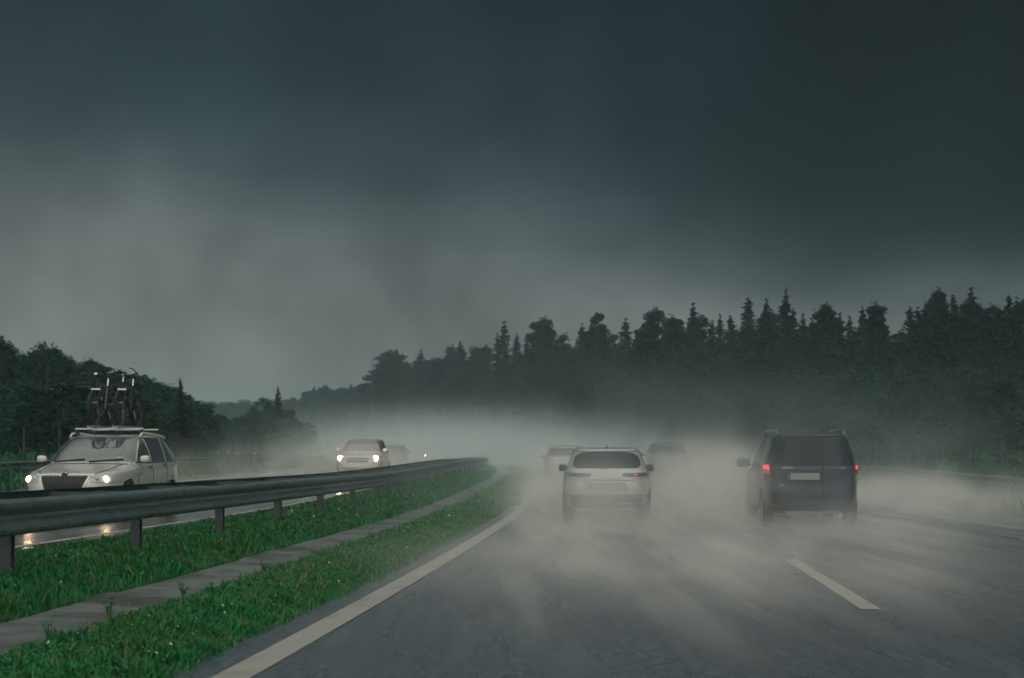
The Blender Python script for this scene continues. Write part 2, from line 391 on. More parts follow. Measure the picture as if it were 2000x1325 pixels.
# tall single weeds at the gutter edge
for k, (u, y, h, lab) in enumerate([(-1.60, 11.1, .34, 'tall thin weed at the gutter edge in the near verge, the tallest of them'),
        (-1.58, 9.9, .20, 'bushy small weed leaning over the near end of the concrete gutter'),
        (-1.62, 13.0, .18, 'short spread weed at the gutter edge beyond the tallest weed'),
        (-1.60, 15.8, .16, 'low weed tuft on the gutter edge below the third guardrail post'),
        (-4.45, 14.4, .42, 'thin weed stalk standing behind the guardrail against the wet road')]):
    o_ = on(u, y); mb = MB()
    for s in range(5 if k != 4 else 2):
        a = s*1.3+k; hh = h*(1-.13*s)
        pts = [Vector((0, 0, -.02)), Vector((.02*math.cos(a), .02*math.sin(a), hh*.5)), Vector((.09*math.cos(a)*h*3, .09*math.sin(a)*h*3, hh))]
        mb.tube(pts, [.004, .003, .0015], 5)
        for j in range(9):
            t = .25+.08*j; p = pts[1].lerp(pts[2], max(0, (t-.5)*2)) if t > .5 else pts[0].lerp(pts[1], t*2)
            b = a+j*2.4; L = .05*(1.1-.5*t)
            d = Vector((math.cos(b), math.sin(b), .5)); n_ = Vector((-math.sin(b), math.cos(b), 0))
            mb.add([p, p+d*L*.5+n_*L*.22, p+d*L, p+d*L*.5-n_*L*.22], [(0, 1, 2, 3)])
    o = mb.build('weed', M['weed'], None, False); o.location = o_
    tag(o, lab, 'weed')

# ------------------------------------------------------------------ crash barriers
def wbeam(name, u, y0, y1, ztop, facing, m, parent, dent=None, step=.5):
    """corrugated W beam, 0.31 m deep, humps towards +x when facing = 1"""
    prof = [(-.012, 0), (.028, -.006), (.062, -.030), (.070, -.055), (.060, -.085), (.012, -.118), (-.005, -.140), (-.005, -.172), (.012, -.194), (.060, -.226), (.070, -.256), (.060, -.284), (.026, -.306), (-.012, -.312)]
    prof = prof + [(x-.004-.001, z) for x, z in reversed(prof)]
    K = len(prof); yy = np.arange(y0, y1+.01, step); V = []; F = []
    for i, y in enumerate(yy):
        g = float(rise(y)); h = head(y)
        lap = .006 if (int((y-y0)/step) % 8 == 0) else 0
        dz = .0
        if dent:
            for (yd, amp, wd) in dent: dz += -amp*math.exp(-((y-yd)/wd)**2)
        for x, z in prof:
            k = max(0, 1+z/.09)
            xx = u + facing*(x+lap) - (facing*dz*k*.9 if dz else 0)*-.4
            V.append((float(C(y))+xx*math.cos(h), y-xx*math.sin(h)*0, ztop+z+g+dz*k))
    for i in range(len(yy)-1):
        for k in range(K): k2 = (k+1) % K; F.append((i*K+k, i*K+k2, (i+1)*K+k2, (i+1)*K+k))
    F.append(tuple(range(K))); F.append(tuple((len(yy)-1)*K+k for k in range(K-1, -1, -1)))
    return MB().add(V, F).build(name, m, parent)
def place_post(mesh_owner, y, u, parent, first):
    o = mesh_owner if first else mesh_owner.copy()
    if not first: COL.objects.link(o)
    p = on(u, y); o.parent = parent; o.location = p; o.rotation_euler = (0, 0, -head(y)); return o

gr = empty('guardrail', (0, 0, 0))
tag(gr, 'long double-sided steel guardrail with posts running along the grassy central reservation', 'guardrail')
wbeam('front_beam', -2.98, 4.0, 128, .917, 1, M['steel'], gr, dent=[(19.0, .018, .35), (20.2, .026, .30)], step=.4)
wbeam('rear_beam', -4.12, 4.0, 128, .917, -1, M['steel'], gr)
# sigma posts behind the front beam
def post_mesh(h, depth=.10, wid=.055):
    mb = MB(); t = .006
    mb.box((0, 0, h/2-.15), (t, wid*1.6, h+.3)); mb.box((depth/2, wid*.8, h/2-.15), (depth, t, h+.3)); mb.box((depth/2, -wid*.8, h/2-.15), (depth, t, h+.3))
    mb.box((depth, wid*.55, h/2-.15), (t, wid*.5, h+.3)); mb.box((depth, -wid*.55, h/2-.15), (t, wid*.5, h+.3)); return mb
pm = post_mesh(.58).build('post', M['steel_post'], gr, False)
bm_ = MB(); bm_.box((-.56, 0, 0), (1.02, .07, .05)); bm_.box((-.03, 0, -.06), (.05, .09, .15)); bm_.box((-1.05, 0, -.06), (.05, .09, .15))
brace = bm_.build('brace', M['steel_post'], gr, False)
diag = MB().tube([(0, 0, 0), (-1.0, 1.3, -.01)], .022, 6).build('tie_strap', M['steel_post'], gr)
Yp = [6.2, 9.55, 12.9] + [12.9+3.4*k for k in range(1, 33)]
for k, y in enumerate(Yp):
    place_post(pm, y, -3.17, gr, k == 0)
    b = brace if k == 0 else brace.copy()
    if k: COL.objects.link(b)
    b.parent = gr; b.location = (float(C(y))-3.02, y, .865+float(rise(y))); b.rotation_euler = (0, 0, -head(y))
    d = diag if k == 0 else diag.copy()
    if k: COL.objects.link(d)
    d.parent = gr; d.location = (float(C(y))-3.06, y+.1, .86+float(rise(y))); d.rotation_euler = (0, 0, -head(y))
bolt = MB().ball((0, 0, 0), .022, 8, (.6, 1, 1)).ball((0, 0, 0), .012, 6, (1.6, 1, 1)).build('bolt', M['steel'], gr)
for k, y in enumerate(Yp[:20]):
    b = bolt if k == 0 else bolt.copy()
    if k: COL.objects.link(b)
    b.parent = gr; b.location = (float(C(y))-2.99, y, .917-.156+float(rise(y)))
def side_rail(u, y0, y1, ztop, facing, label, sp=4.0):
    g = empty('guardrail', (0, 0, 0)); tag(g, label, 'guardrail')
    wbeam('beam', u, y0, y1, ztop, facing, M['steel'], g, step=2)
    pp = post_mesh(ztop-float(np.interp(u, PU, PZ))-.03).build('post', M['steel_post'], g, False)
    for k, y in enumerate(np.arange(y0+.5, y1, sp)): place_post(pp, float(y), u-facing*.12, g, k == 0)
side_rail(13.3, 24, 220, .64, -1, 'steel guardrail on the outer verge right of the dark blue people carrier')
side_rail(-17.0, 30, 240, .97, 1, 'steel guardrail on the far side of the oncoming carriageway below the trees')
def fence(u, y0, y1, sp, h, label):
    g = empty('wildlife_fence', (0, 0, 0)); tag(g, label, 'fence')
    wires = MB(); yy = np.arange(y0, y1, sp)
    pz = MB().tube([(0, 0, -.3), (0, 0, h)], .028, 7).build('post', M['steel_post'], g)
    for k, y in enumerate(yy): place_post(pz, float(y), u, g, k == 0)
    for q in range(7): wires.tube([on(u, float(y), .15+q*(h-.2)/6.5) for y in yy], .004, 4)
    wires.build('wire', M['steel_post'], g)
fence(16.2, 36, 130, 4.0, 1.7, 'thin wildlife fence with slim posts behind the outer guardrail on the right')
fence(-19.5, 40, 140, 4.0, 1.7, 'thin wildlife fence with slim posts in front of the trees across the oncoming road')
mast = MB().tube([(0, 0, -1), (0, 0, 14), (0, 0, 24)], [.16, .11, .05], 8)
mo = mast.build('mast', M['steel_post']); arm = MB().tube([(-.8, 0, 22), (.8, 0, 22)], .05, 6).tube([(-.5, 0, 20.6), (.5, 0, 20.6)], .05, 6).build('cross_arm', M['steel_post'], mo)

# ------------------------------------------------------------------ trees
def cards(P, size, squash=.6, elong=1.0, tilt=.8):
    """random leaf quads round the points P"""
    n = len(P); a = rng.random(n)*2*np.pi; s = size*(.5+rng.random(n))
    u = np.stack([np.cos(a), np.sin(a), rng.normal(0, tilt*.5, n)], -1)
    b = rng.normal(0, 1, (n, 3)); b[:, 2] *= squash; v = np.cross(u, b); v /= np.linalg.norm(v, axis=1)[:, None]+1e-6
    u = u*s[:, None]*elong; v = v*s[:, None]*.6
    V = np.stack([P-u, P-v*.9+u*.1, P+u, P+v*.9-u*.15], 1).reshape(-1, 3)
    return V
def finish_tree(name, P, size, m, trunk, squash=.6, elong=1.0, tilt=.8):
    root = empty(name, (0, 0, 0))
    V = cards(P, size, squash, elong, tilt); F = np.arange(len(V)).reshape(-1, 4)
    np_mesh('crown', V, F, m, root); trunk.build('trunk', M['bark'], root); return root
def spruce(H, rad, seed):
    r = np.random.default_rng(seed); pts = []; nl = 44
    for i in range(nl):
        z = H*(.10+.88*(i/(nl-1))**.95); R0 = rad*(1-z/H)**.64*(.80+.35*r.random())+.04
        nb = 8 if z < .7*H else 6
        for b in range(nb):
            a = r.random()*6.283; L = R0*(.65+.5*r.random()); k = max(4, int(L*9))
            t = (np.arange(k)+r.random(k))/k
            zz = z - t*L*.30 + (t*L)**2*.05
            w = .14*L+.05
            pts.append(np.stack([np.cos(a)*t*L+r.normal(0, w*.5, k)*np.sin(a), np.sin(a)*t*L-r.normal(0, w*.5, k)*np.cos(a), zz+r.normal(0, .06, k)], -1))
    pts.append(np.stack([r.normal(0, .03, 14), r.normal(0, .03, 14), np.linspace(H*.96, H*1.02, 14)], -1))
    tr = MB().tube([(0, 0, -.5), (0, 0, H*.5), (0, 0, H*.97)], [H*.014, H*.009, .02], 8)
    return finish_tree('spruce_tree', np.concatenate(pts), .19, M['needle'], tr, .5, 1.6, .5)
def pine(H, seed):
    r = np.random.default_rng(seed); pts = []; tr = MB(); bend = r.normal(0, .35, 2)
    c = lambda z: np.array([bend[0]*math.sin(z/H*3), bend[1]*math.sin(z/H*2.5), z])
    tr.tube([c(H*q) - (np.array([0, 0, .5]) if q == 0 else 0) for q in (0, .25, .5, .75, .96)], [H*.014, H*.012, H*.009, H*.006, .03], 8)
    for i in range(46):
        z = H*(.30+.68*r.random()**.9); a = r.random()*6.283; L = H*(.035+.085*min(1, 1.9*(1.03-z/H))*(.5+r.random()))
        L = max(L, .6); b0 = c(z-L*.2); e_ = b0+np.array([math.cos(a)*L, math.sin(a)*L, L*.35])
        tr.tube([b0, (b0+e_)/2+np.array([0, 0, .1]), e_], [.06, .04, .02], 5)
        n = int(130+160*r.random()); s = H*.034*(.6+.8*r.random())
        q = r.normal(0, 1, (n, 3)); q /= np.linalg.norm(q, axis=1)[:, None]; q *= (r.random(n)**.4)[:, None]
        pts.append(e_+q*np.array([s*1.5, s*1.5, s*.75]))
    e_ = c(H*.97); q = r.normal(0, 1, (160, 3))*.38; pts.append(e_+q)
    return finish_tree('pine_tree', np.concatenate(pts), .16, M['pine'], tr, 1, 1.3, .8)
def broad(H, rad, seed, m, name='broadleaf_tree', base=.16, nl=26, dens=260, leaf=.125):
    r = np.random.default_rng(seed); pts = []; tr = MB()
    tr.tube([(0, 0, -.5), (.05, 0, H*.3), (-.08, .1, H*.6), (0, 0, H*.86)], [H*.017, H*.013, H*.008, .03], 8)
    for i in range(nl):
        z = H*(base+(.93-base)*((i+.5)/nl)); k = (z/H-base)/(1-base)
        Rz = rad*math.sin(math.pi*min(1, .12+.88*k)**.72)**.8 if k < 1 else .2
        a = i*2.4+r.random(); d = Rz*(.35+.55*r.random()); s = rad*(.26+.22*r.random())*(1-.35*k)
        c = np.array([math.cos(a)*d, math.sin(a)*d, z])
        tr.tube([(0, 0, z*.72), tuple(c*np.array([.5, .5, 0])+np.array([0, 0, z*.88])), tuple(c)], [.06, .04, .02], 5)
        n = int(dens*(.6+.8*r.random())); q = r.normal(0, 1, (n, 3)); q /= np.linalg.norm(q, axis=1)[:, None]
        q *= (r.random(n)**.45*(.8+.35*np.sin(q[:, 0]*5+i)*np.cos(q[:, 2]*4)))[:, None]
        pts.append(c+q*np.array([s, s, s*.8]))
    return finish_tree(name, np.concatenate(pts), leaf, m, tr, 1, 1, 1)
def bush(H, seed, m): return broad(H, H*.55, seed, m, 'bush', .05, 14, 130, .11)

PROT = {
 'spruce': [spruce(17, 3.6, 1), spruce(17, 3.0, 2), spruce(17, 4.1, 3)],
 'pine': [pine(17, 11), pine(17, 12), pine(17, 13)],
 'broad': [broad(12, 3.9, 21, M['leafd']), broad(12, 3.2, 22, M['leafd']), broad(12, 4.4, 23, M['leafd'])],
 'bright': [broad(8, 2.9, 31, M['leafl']), broad(8, 2.4, 32, M['leafl']), broad(8, 3.4, 33, M['leafl'])],
 'bush': [bush(2.6, 41, M['leafl']), bush(2.6, 42, M['leafd'])]}
PH = {'spruce': 17, 'pine': 17, 'broad': 12, 'bright': 8, 'bush': 2.6}
used = set()
def tree(kind, X, Y, H, label, group, cat='tree', wide=1.0):
    u = X-float(C(Y)); z = float(gz(u, Y))
    i = random.randrange(len(PROT[kind])); p = PROT[kind][i]
    if (kind, i) in used: o = copy_tree(p)
    else: used.add((kind, i)); o = p
    s = H/PH[kind]; w = s*wide*random.uniform(.88, 1.12)
    o.location = (X, Y, z); o.scale = (w, w, s); o.rotation_euler = (0, 0, random.uniform(0, 6.28))
    tag(o, label, cat, group); return o
def topY(px, prof):
    return float(np.interp(px, [p[0] for p in prof], [p[1] for p in prof]))
# skyline heights of the wood on the right, measured as (bearing, elevation, distance)
RS = [(575, 778), (600, 760), (640, 752), (735, 745), (745, 700), (765, 682), (800, 700), (860, 695), (885, 668), (935, 672), (985, 655), (1050, 650), (1065, 640), (1120, 645), (1160, 632), (1200, 655), (1230, 650), (1270, 630), (1300, 618), (1390, 620), (1430, 612), (1462, 602), (1500, 606), (1535, 592), (1580, 622), (1610, 605), (1660, 610), (1680, 600), (1730, 615), (1790, 602), (1830, 580), (1900, 578), (1925, 610), (1960, 582), (2100, 565)]
RD = [(560, 520), (600, 500), (735, 400), (760, 385), (880, 318), (1000, 262), (1160, 210), (1350, 176), (1540, 152), (1700, 140), (1900, 130), (2100, 122)]
LR = {'spruce': 'dark pointed spruce in the forest wall right of the motorway', 'pine': 'dark round-topped pine in the forest wall right of the motorway', 'broad': 'dark broad-crowned tree in the forest wall right of the motorway'}
px = 572.
while px < 2150:
    D = topY(px, RD)*random.uniform(.99, 1.05); ty = topY(px, RS)+random.uniform(-3, 16)
    X = (px-1000)/2900*D; g = float(gz(X-float(C(D)), D)); H = (892-ty)/2900*D+CAMZ-g
    kind = random.choices(['spruce', 'pine', 'broad'], [.52, .28, .20])[0]
    tree(kind, X, D, H*(1.0 if kind != 'broad' else .85), LR[kind], kind+' trees of the right-hand forest', wide={'spruce': 1.0, 'pine': .8, 'broad': .6}[kind])
    px += random.uniform(15, 26)
# the pointed and crooked tops that stand out of the skyline
named = [('spruce', 1535, 574, 'tallest pointed spruce rising above the forest, nearly over the blue people carrier'),
 ('spruce', 1462, 586, 'pointed spruce just left of the tallest spruce above the blue people carrier'),
 ('spruce', 1497, 592, 'short broad spruce between the two tallest spruces above the blue people carrier'),
 ('pine', 1708, 596, 'lone round-headed pine standing up right of the tallest spruces'),
 ('pine', 1612, 597, 'ragged pine rising from the forest between the tall spruces and round-headed pine'),
 ('pine', 1833, 568, 'ragged dark pine at the highest point of the forest near the right edge'),
 ('spruce', 1897, 568, 'soft pointed spruce beside the highest pine, left of the gap in the wood'),
 ('pine', 1160, 612, 'crooked leaning pine standing alone above the forest over the pale car'),
 ('spruce', 985, 634, 'slim spruce poking above the lower, mistier part of the forest'),
 ('spruce', 1222, 627, 'slim spruce poking up to the right of the crooked leaning pine'),
 ('pine', 1064, 624, 'small forked pine top above the forest left of the crooked pine'),
 ('pine', 1283, 606, 'bushy pine top on the skyline left of the misty spruce'),
 ('spruce', 1354, 598, 'misty pale spruce top on the forest skyline above the dark car'),
 ('broad', 766, 677, 'misty tall tree at the far left end of the high forest'),
 ('spruce', 822, 688, 'misty spruce right of the tall tree at the forest end')]
for kind, px, ty, lab in named:
    D = topY(px, RD)*.985; X = (px-1000)/2900*D; g = float(gz(X-float(C(D)), D)); H = (892-ty)/2900*D+CAMZ-g
    tree(kind, X, D, H, lab, None, wide=(1.0 if kind == 'spruce' else .72))
# rows behind and below that close the wood
for row, (dk, hk, n) in enumerate(((1.07, .90, 46), (.95, .80, 46), (.90, .62, 40))):
    for k in range(n):
        px = 590+(2130-590)*(k+random.random())/n; D = topY(px, RD)*dk*random.uniform(.98, 1.02); ty = topY(px, RS)
        X = (px-1000)/2900*D; u = X-float(C(D))
        if u < 15: continue
        g = float(gz(u, D)); H = ((892-ty)/2900*D+CAMZ-g)*hk*random.uniform(.9, 1.04)
        if H < 3: continue
        kind = random.choices(['spruce', 'pine', 'broad'], [.4, .2, .4] if row < 2 else [.3, 0, .7])[0]
        tree(kind, X, D, H, LR[kind], kind+' trees of the right-hand forest', wide=1.25)
for k in range(44):
    px = 585+(905-585)*(k+random.random())/44; D = topY(px, RD)*random.uniform(1.0, 1.09); X = (px-1000)/2900*D; u = X-float(C(D))
    if u < 14: continue
    g = float(gz(u, D)); H = ((892-topY(px, RS))/2900*D+CAMZ-g)*random.uniform(.86, .98)
    kind = random.choice(['spruce', 'spruce', 'broad', 'pine'])
    tree(kind, X, D, H, LR[kind], kind+' trees of the right-hand forest', wide=1.5)
# bright young trees and bushes at the forest edge
for k in range(30):
    px = 1330+(2090-1330)*(k+random.random())/30; D = random.uniform(78, 112)*(1+(1700-px)*.0003)
    X = (px-1000)/2900*D; u = X-float(C(D))
    if u < 18: D = D*1.25; X = (px-1000)/2900*D
    tree('bright', X, D, random.uniform(3.6, 6.4)*(1.15 if 1560 < px < 1800 else .85), 'young green leafy tree in front of the forest on the right', 'young trees along the right forest edge', wide=1.1)
for k in range(26):
    y = 46+k*4.2+random.uniform(-1.5, 1.5); u = random.uniform(16.8, 20.5)
    tree('bush', float(C(y))+u, y, random.uniform(1.2, 2.8), 'low green bush behind the right-hand guardrail', 'bushes behind the right guardrail', 'bush', 1.2)
# left of the oncoming carriageway
LS = [(-60, 640), (0, 655), (25, 690), (45, 692), (70, 672), (95, 662), (125, 692), (150, 700), (190, 706), (235, 722), (285, 730), (310, 738), (345, 757), (375, 772), (400, 800)]
for k in range(34):
    px = -60+455*(k+.5*random.random())/33; D = random.uniform(98, 122) if px < 290 else random.uniform(118, 138)
    ty = topY(px, LS)+random.uniform(-2, 10); X = (px-1000)/2900*D; g = float(gz(X-float(C(D)), D)); H = (892-ty)/2900*D+CAMZ-g
    kind = 'broad' if px < 235 else 'bright'
    if random.random() < .12 and px < 240: kind = 'pine'
    lab = {'broad': 'dark leafy tree in the wood beyond the oncoming road', 'bright': 'green leafy tree in the wood beyond the oncoming road', 'pine': 'dark pine in the wood beyond the oncoming road'}[kind]
    tree(kind, X, D, H, lab, kind+' trees left of the oncoming road', wide=1.15)
for px, ty, kind, lab in [(92, 661, 'broad', 'round-topped dark tree standing highest in the wood behind the bicycles, left of them'), (190, 703, 'broad', 'bushy tree top directly behind the bicycles on the estate car'),
        (352, 742, 'spruce', 'thin spiky tree top at the right end of the leafy wood across the road'), (2, 650, 'broad', 'tall dark tree cut off at the left edge')]:
    D = 96; X = (px-1000)/2900*D; g = float(gz(X-float(C(D)), D)); tree(kind, X, D, (892-ty)/2900*D+CAMZ-g, lab, None, wide=.85)
for k in range(34):
    px = -40+600*(k+random.random())/34; D = random.uniform(74, 92)*(1 if px < 300 else 1.35 if px < 430 else 1.9)
    X = (px-1000)/2900*D; u = X-float(C(D))
    if u > -20: X = float(C(D))-21-random.random()*3
    tree('bright', X, D, random.uniform(2.6, 4.6), 'low green leafy shrub tree in front of the wood beyond the oncoming road', 'shrub trees beyond the oncoming road', wide=1.3)
for px, ty, D, kind, lab in [(430, 806, 165, 'bright', 'misty round tree left of the far misty spruce'), (462, 812, 170, 'bright', 'misty low tree beside the far misty round tree'), (490, 800, 180, 'broad', 'misty tree just left of the tall misty pair'),
        (515, 772, 185, 'broad', 'taller misty tree of the pair standing alone against the sky'), (543, 757, 188, 'spruce', 'misty pointed spruce beside the taller misty tree, alone against the sky'), (566, 795, 195, 'bright', 'misty tree fading out right of the lone misty spruce'),
        (528, 790, 180, 'broad', 'misty tree below the lone misty spruce')]:
    X = (px-1000)/2900*D; g = float(gz(X-float(C(D)), D)); tree(kind, X, D, (892-ty)/2900*D+CAMZ-g, lab, None)
for k in range(22):
    px = 395+205*(k+random.random())/22; D = random.uniform(165, 235); X = (px-1000)/2900*D
    if X-float(C(D)) > -20: continue
    g = float(gz(X-float(C(D)), D)); tree('bright', X, D, max(3, (892-random.uniform(812, 838))/2900*D+CAMZ-g), 'misty low tree in the gap between the left wood and the far forest', 'misty trees in the gap', wide=1.5)
for k in range(18):   # far wooded ridge behind
    px = 360+230*(k+random.random())/18; D = random.uniform(520, 600); X = (px-1000)/2900*D
    g = float(gz(X-float(C(D)), D)); tree('broad', X, D, max(6, (892-776-random.uniform(0, 10))/2900*D+CAMZ-g), 'pale distant tree on the misty ridge far down the road', 'trees on the misty ridge', wide=1.8)
D = 372; X = (727-1000)/2900*D; g = float(gz(X-float(C(D)), D)); mo.location = (X, D, g)
mo.scale = (1, 1, ((892-690)/2900*D+CAMZ-g)/24)
tag(mo, 'thin mast rising above the misty low end of the forest', 'mast')

# ------------------------------------------------------------------ cars
def pchip(xs, v):
    """monotone cubic through rows of xs at 0..n-1"""
    n = len(xs); d = np.diff(xs, axis=0); m = np.zeros_like(xs)
    for i in range(1, n-1):
        p = d[i-1]*d[i]; m[i] = np.where(p > 0, 2*p/(d[i-1]+d[i]+1e-12*np.sign(d[i-1]+d[i]+1e-20)), 0)
    m[0] = d[0]; m[-1] = d[-1]
    i = min(int(v), n-2); t = v-i
    return (2*t**3-3*t*t+1)*xs[i]+(t**3-2*t*t+t)*m[i]+(-2*t**3+3*t*t)*xs[i+1]+(t**3-t*t)*m[i+1]
class Shape:
    """a car shell as a stack of rounded rings: (w, yf, yr, zf, zm, zr, n, taper_front, taper_rear)"""
    def __init__(s, rings): s.r = np.array(rings, float); s.K = len(rings)
    def par(s, v): return pchip(s.r, max(0, min(s.K-1-1e-6, v)))
    def P(s, v, th):
        w, yf, yr, zf, zm, zr, n, tf, tr = s.par(v)
        sn, cs = math.sin(th), math.cos(th)
        yy = math.copysign(abs(sn)**(2/n), sn); xx = math.copysign(abs(cs)**(2/n), cs)
        w = w*(1-tf*max(yy, 0)**3-tr*max(-yy, 0)**3)
        return Vector((xx*w, (yf+yr)/2+(yf-yr)/2*yy, zm+(zf-zr)/2*yy+((zf+zr)/2-zm)*yy*yy))
    def th(s, v, kind, a):
        w, yf, yr, zf, zm, zr, n, tf, tr = s.par(v)
        if kind in ('L', 'R'):
            yy = max(-.995, min(.995, (a-(yf+yr)/2)/((yf-yr)/2))); q = math.asin(math.copysign(abs(yy)**(n/2), yy))
            return q if kind == 'R' else math.pi-q
        xx = max(-.999, min(.999, a/(w*(1-(tf if kind == 'F' else tr))))); q = math.acos(math.copysign(abs(xx)**(n/2), xx))
        return q if kind == 'F' else -q
    def N(s, v, th):
        e_ = .01; a = s.P(v+e_, th)-s.P(v-e_, th); b = s.P(v, th+e_)-s.P(v, th-e_); n = a.cross(b)
        if n.length < 1e-9: return Vector((0, 0, 1))
        n.normalize(); c = s.P(v, th); c0 = Vector((0, c.y*.55, .55))
        return n if n.dot(c-c0) > 0 else -n
    def shell(s, arches, nv=7, nth=168):
        ths = []; prev = None; acc = [0.]; tt = np.linspace(0, 2*math.pi, 1500)
        pts = [s.P(2.5, t) for t in tt]
        for i in range(1, len(pts)): acc.append(acc[-1]+(pts[i]-pts[i-1]).length+.0022)
        th = np.interp(np.linspace(0, acc[-1], nth+1)[:-1], acc, tt)
        vs = []
        for i in range(s.K-1): vs += [i+q/nv for q in range(nv)]
        vs.append(s.K-1-1e-6)
        V = [s.P(v, t) for v in vs for t in th]; F = []
        for i in range(len(vs)-1):
            for k in range(nth): k2 = (k+1) % nth; F.append((i*nth+k, i*nth+k2, (i+1)*nth+k2, (i+1)*nth+k))
        F.append(tuple(range(nth-1, -1, -1))); F.append(tuple((len(vs)-1)*nth+k for k in range(nth)))
        me = bpy.data.meshes.new('body'); me.from_pydata([tuple(p) for p in V], [], F); me.update()
        if arches:
            o = bpy.data.objects.new('tmp_body', me); COL.objects.link(o)
            cut = MB()
            for (y, z, r, x0) in arches:
                for sg in (-1, 1): cut.lathe([(0, x0), (r, x0), (r, 1.2), (0, 1.2)], (0, y, z), 'X', 40, sg)
            cb = bpy.data.meshes.new('tmp_cut'); cb.from_pydata(cut.v, [], cut.f); cb.update()
            import bmesh as _b
            b = _b.new(); b.from_mesh(cb); _b.ops.remove_doubles(b, verts=b.verts, dist=1e-5); _b.ops.recalc_face_normals(b, faces=b.faces); b.to_mesh(cb); b.free()
            b = _b.new(); b.from_mesh(me); _b.ops.recalc_face_normals(b, faces=b.faces); b.to_mesh(me); b.free()
            co = bpy.data.objects.new('tmp_cut', cb); COL.objects.link(co)
            md = o.modifiers.new('b', 'BOOLEAN'); md.operation = 'DIFFERENCE'; md.object = co; md.solver = 'EXACT'
            dg = bpy.context.evaluated_depsgraph_get(); new = bpy.data.meshes.new_from_object(o.evaluated_get(dg))
            bpy.data.objects.remove(o); bpy.data.objects.remove(co); me = new; me.name = 'body'; me.materials.clear()
        return me
    def patch(s, name, kind, rows, m, parent, off=.008, nu=14, nv=10, inner=-.012):
        """a panel lying on the shell; rows = [(v, lo, hi)...]"""
        vs = np.linspace(0, len(rows)-1, nv+1); G = []; I = []
        for q in vs:
            i = min(int(q), len(rows)-2); t = q-i
            v, lo, hi = (np.array(rows[i])*(1-t)+np.array(rows[i+1])*t)
            for k in range(nu+1):
                th = s.th(v, kind, lo+(hi-lo)*k/nu); p = s.P(v, th); n = s.N(v, th); G.append(p+n*off); I.append(p+n*inner)
        W_ = nu+1; F = []
        for i in range(nv):
            for k in range(nu): F.append((i*W_+k, i*W_+k+1, (i+1)*W_+k+1, (i+1)*W_+k))
        B = [k for k in range(W_)]+[i*W_+nu for i in range(1, nv+1)]+[nv*W_+k for k in range(nu-1, -1, -1)]+[i*W_ for i in range(nv-1, 0, -1)]
        base = len(G); V = G+[I[b] for b in B]; L = len(B)
        for j in range(L): j2 = (j+1) % L; F.append((B[j], base+j, base+j2, B[j2]))
        return MB().add(V, F).build(name, m, parent)
    def strip(s, kind, pts, width, m, parent, name='panel_gap', off=.006):
        """thin trim line over the shell through (v, a) points"""
        P = []; 
        for i in range(len(pts)-1):
            for q in range(8):
                t = q/8; v = pts[i][0]*(1-t)+pts[i+1][0]*t; a = pts[i][1]*(1-t)+pts[i+1][1]*t
                th = s.th(v, kind, a); P.append((s.P(v, th), s.N(v, th)))
        v, a = pts[-1]; th = s.th(v, kind, a); P.append((s.P(v, th), s.N(v, th)))
        V = []; F = []
        for i, (p, n) in enumerate(P):
            d = (P[min(i+1, len(P)-1)][0]-P[max(i-1, 0)][0]).normalized(); sd = d.cross(n).normalized()*width/2
            V += [p+sd+n*off, p-sd+n*off, p-sd-n*.01, p+sd-n*.01]
        for i in range(len(P)-1):
            a = i*4; b = a+4
            for k in range(4): k2 = (k+1) % 4; F.append((a+k, a+k2, b+k2, b+k))
        return MB().add(V, F).build(name, m, parent)

def wheel(parent, x, y, r, sg, spokes=5, w=.21):
    t = MB().lathe([(r*.60, -w/2), (r*.93, -w/2), (r, -w*.32), (r, w*.32), (r*.93, w/2), (r*.66, w/2), (r*.60, w*.30)], (0, 0, 0), 'X', 36)
    o = t.build('wheel', M['tyre'], parent); o.location = (x, y, r)
    q = MB().lathe([(r*.66, .0), (r*.66, w*.42), (r*.60, w*.44), (r*.58, w*.1), (0, w*.08)], (0, 0, 0), 'X', 30, sg)
    q.lathe([(0, w*.36), (r*.14, w*.36), (r*.16, w*.2), (r*.16, 0)], (0, 0, 0), 'X', 16, sg)
    for k in range(spokes):
        a = 2*math.pi*k/spokes+.3; m = Matrix.Rotation(a, 3, 'X')
        q.box(m @ Vector((sg*w*.30, 0, r*.36)), (w*.16, r*.15, r*.50), rot=m)
    q.build('rim', M['alloy'], o); return o
def mirror(parent, sg, x, y, z, m, k=1.0):
    mb = MB().ball((0, 0, 0), 1, 20)
    f = lambda q, e_: math.copysign(abs(q)**e_, q)
    mb.v = [(f(a, .62)*.105*k*(1-.12*sg*a), f(b, .8)*.07*k, f(c, .62)*.078*k) for a, b, c in mb.v]
    o = mb.build('door_mirror', m, parent); o.location = (sg*(x+.11), y, z)
    MB().box((-sg*.10, .02, -.055), (.14, .05, .03)).box((0, 0, -.068), (.19*k, .09*k, .024)).build('mirror_foot', M['black'], o)
    MB().lathe([(0, 0), (.060*k, 0), (.060*k, .012)], (0, -.066*k, 0), 'Y', 20, -1).build('mirror_glass', M['glass'], o)
    return o
def handles(S, parent, kinds, vs, ys, m):
    for kd in kinds:
        for y in ys: S.strip(kd, [(vs, y-.09), (vs, y+.09)], .028, m, parent, 'door_handle', off=.028)
def place(root, X, Y, u=None, oncoming=False, yaw=0.0):
    uu = X-float(C(Y)); h = head(Y)+yaw
    root.location = (X, Y, float(gz(uu, Y))+.004+0.0)
    root.rotation_euler = (0, 0, (math.pi if oncoming else 0)-h)

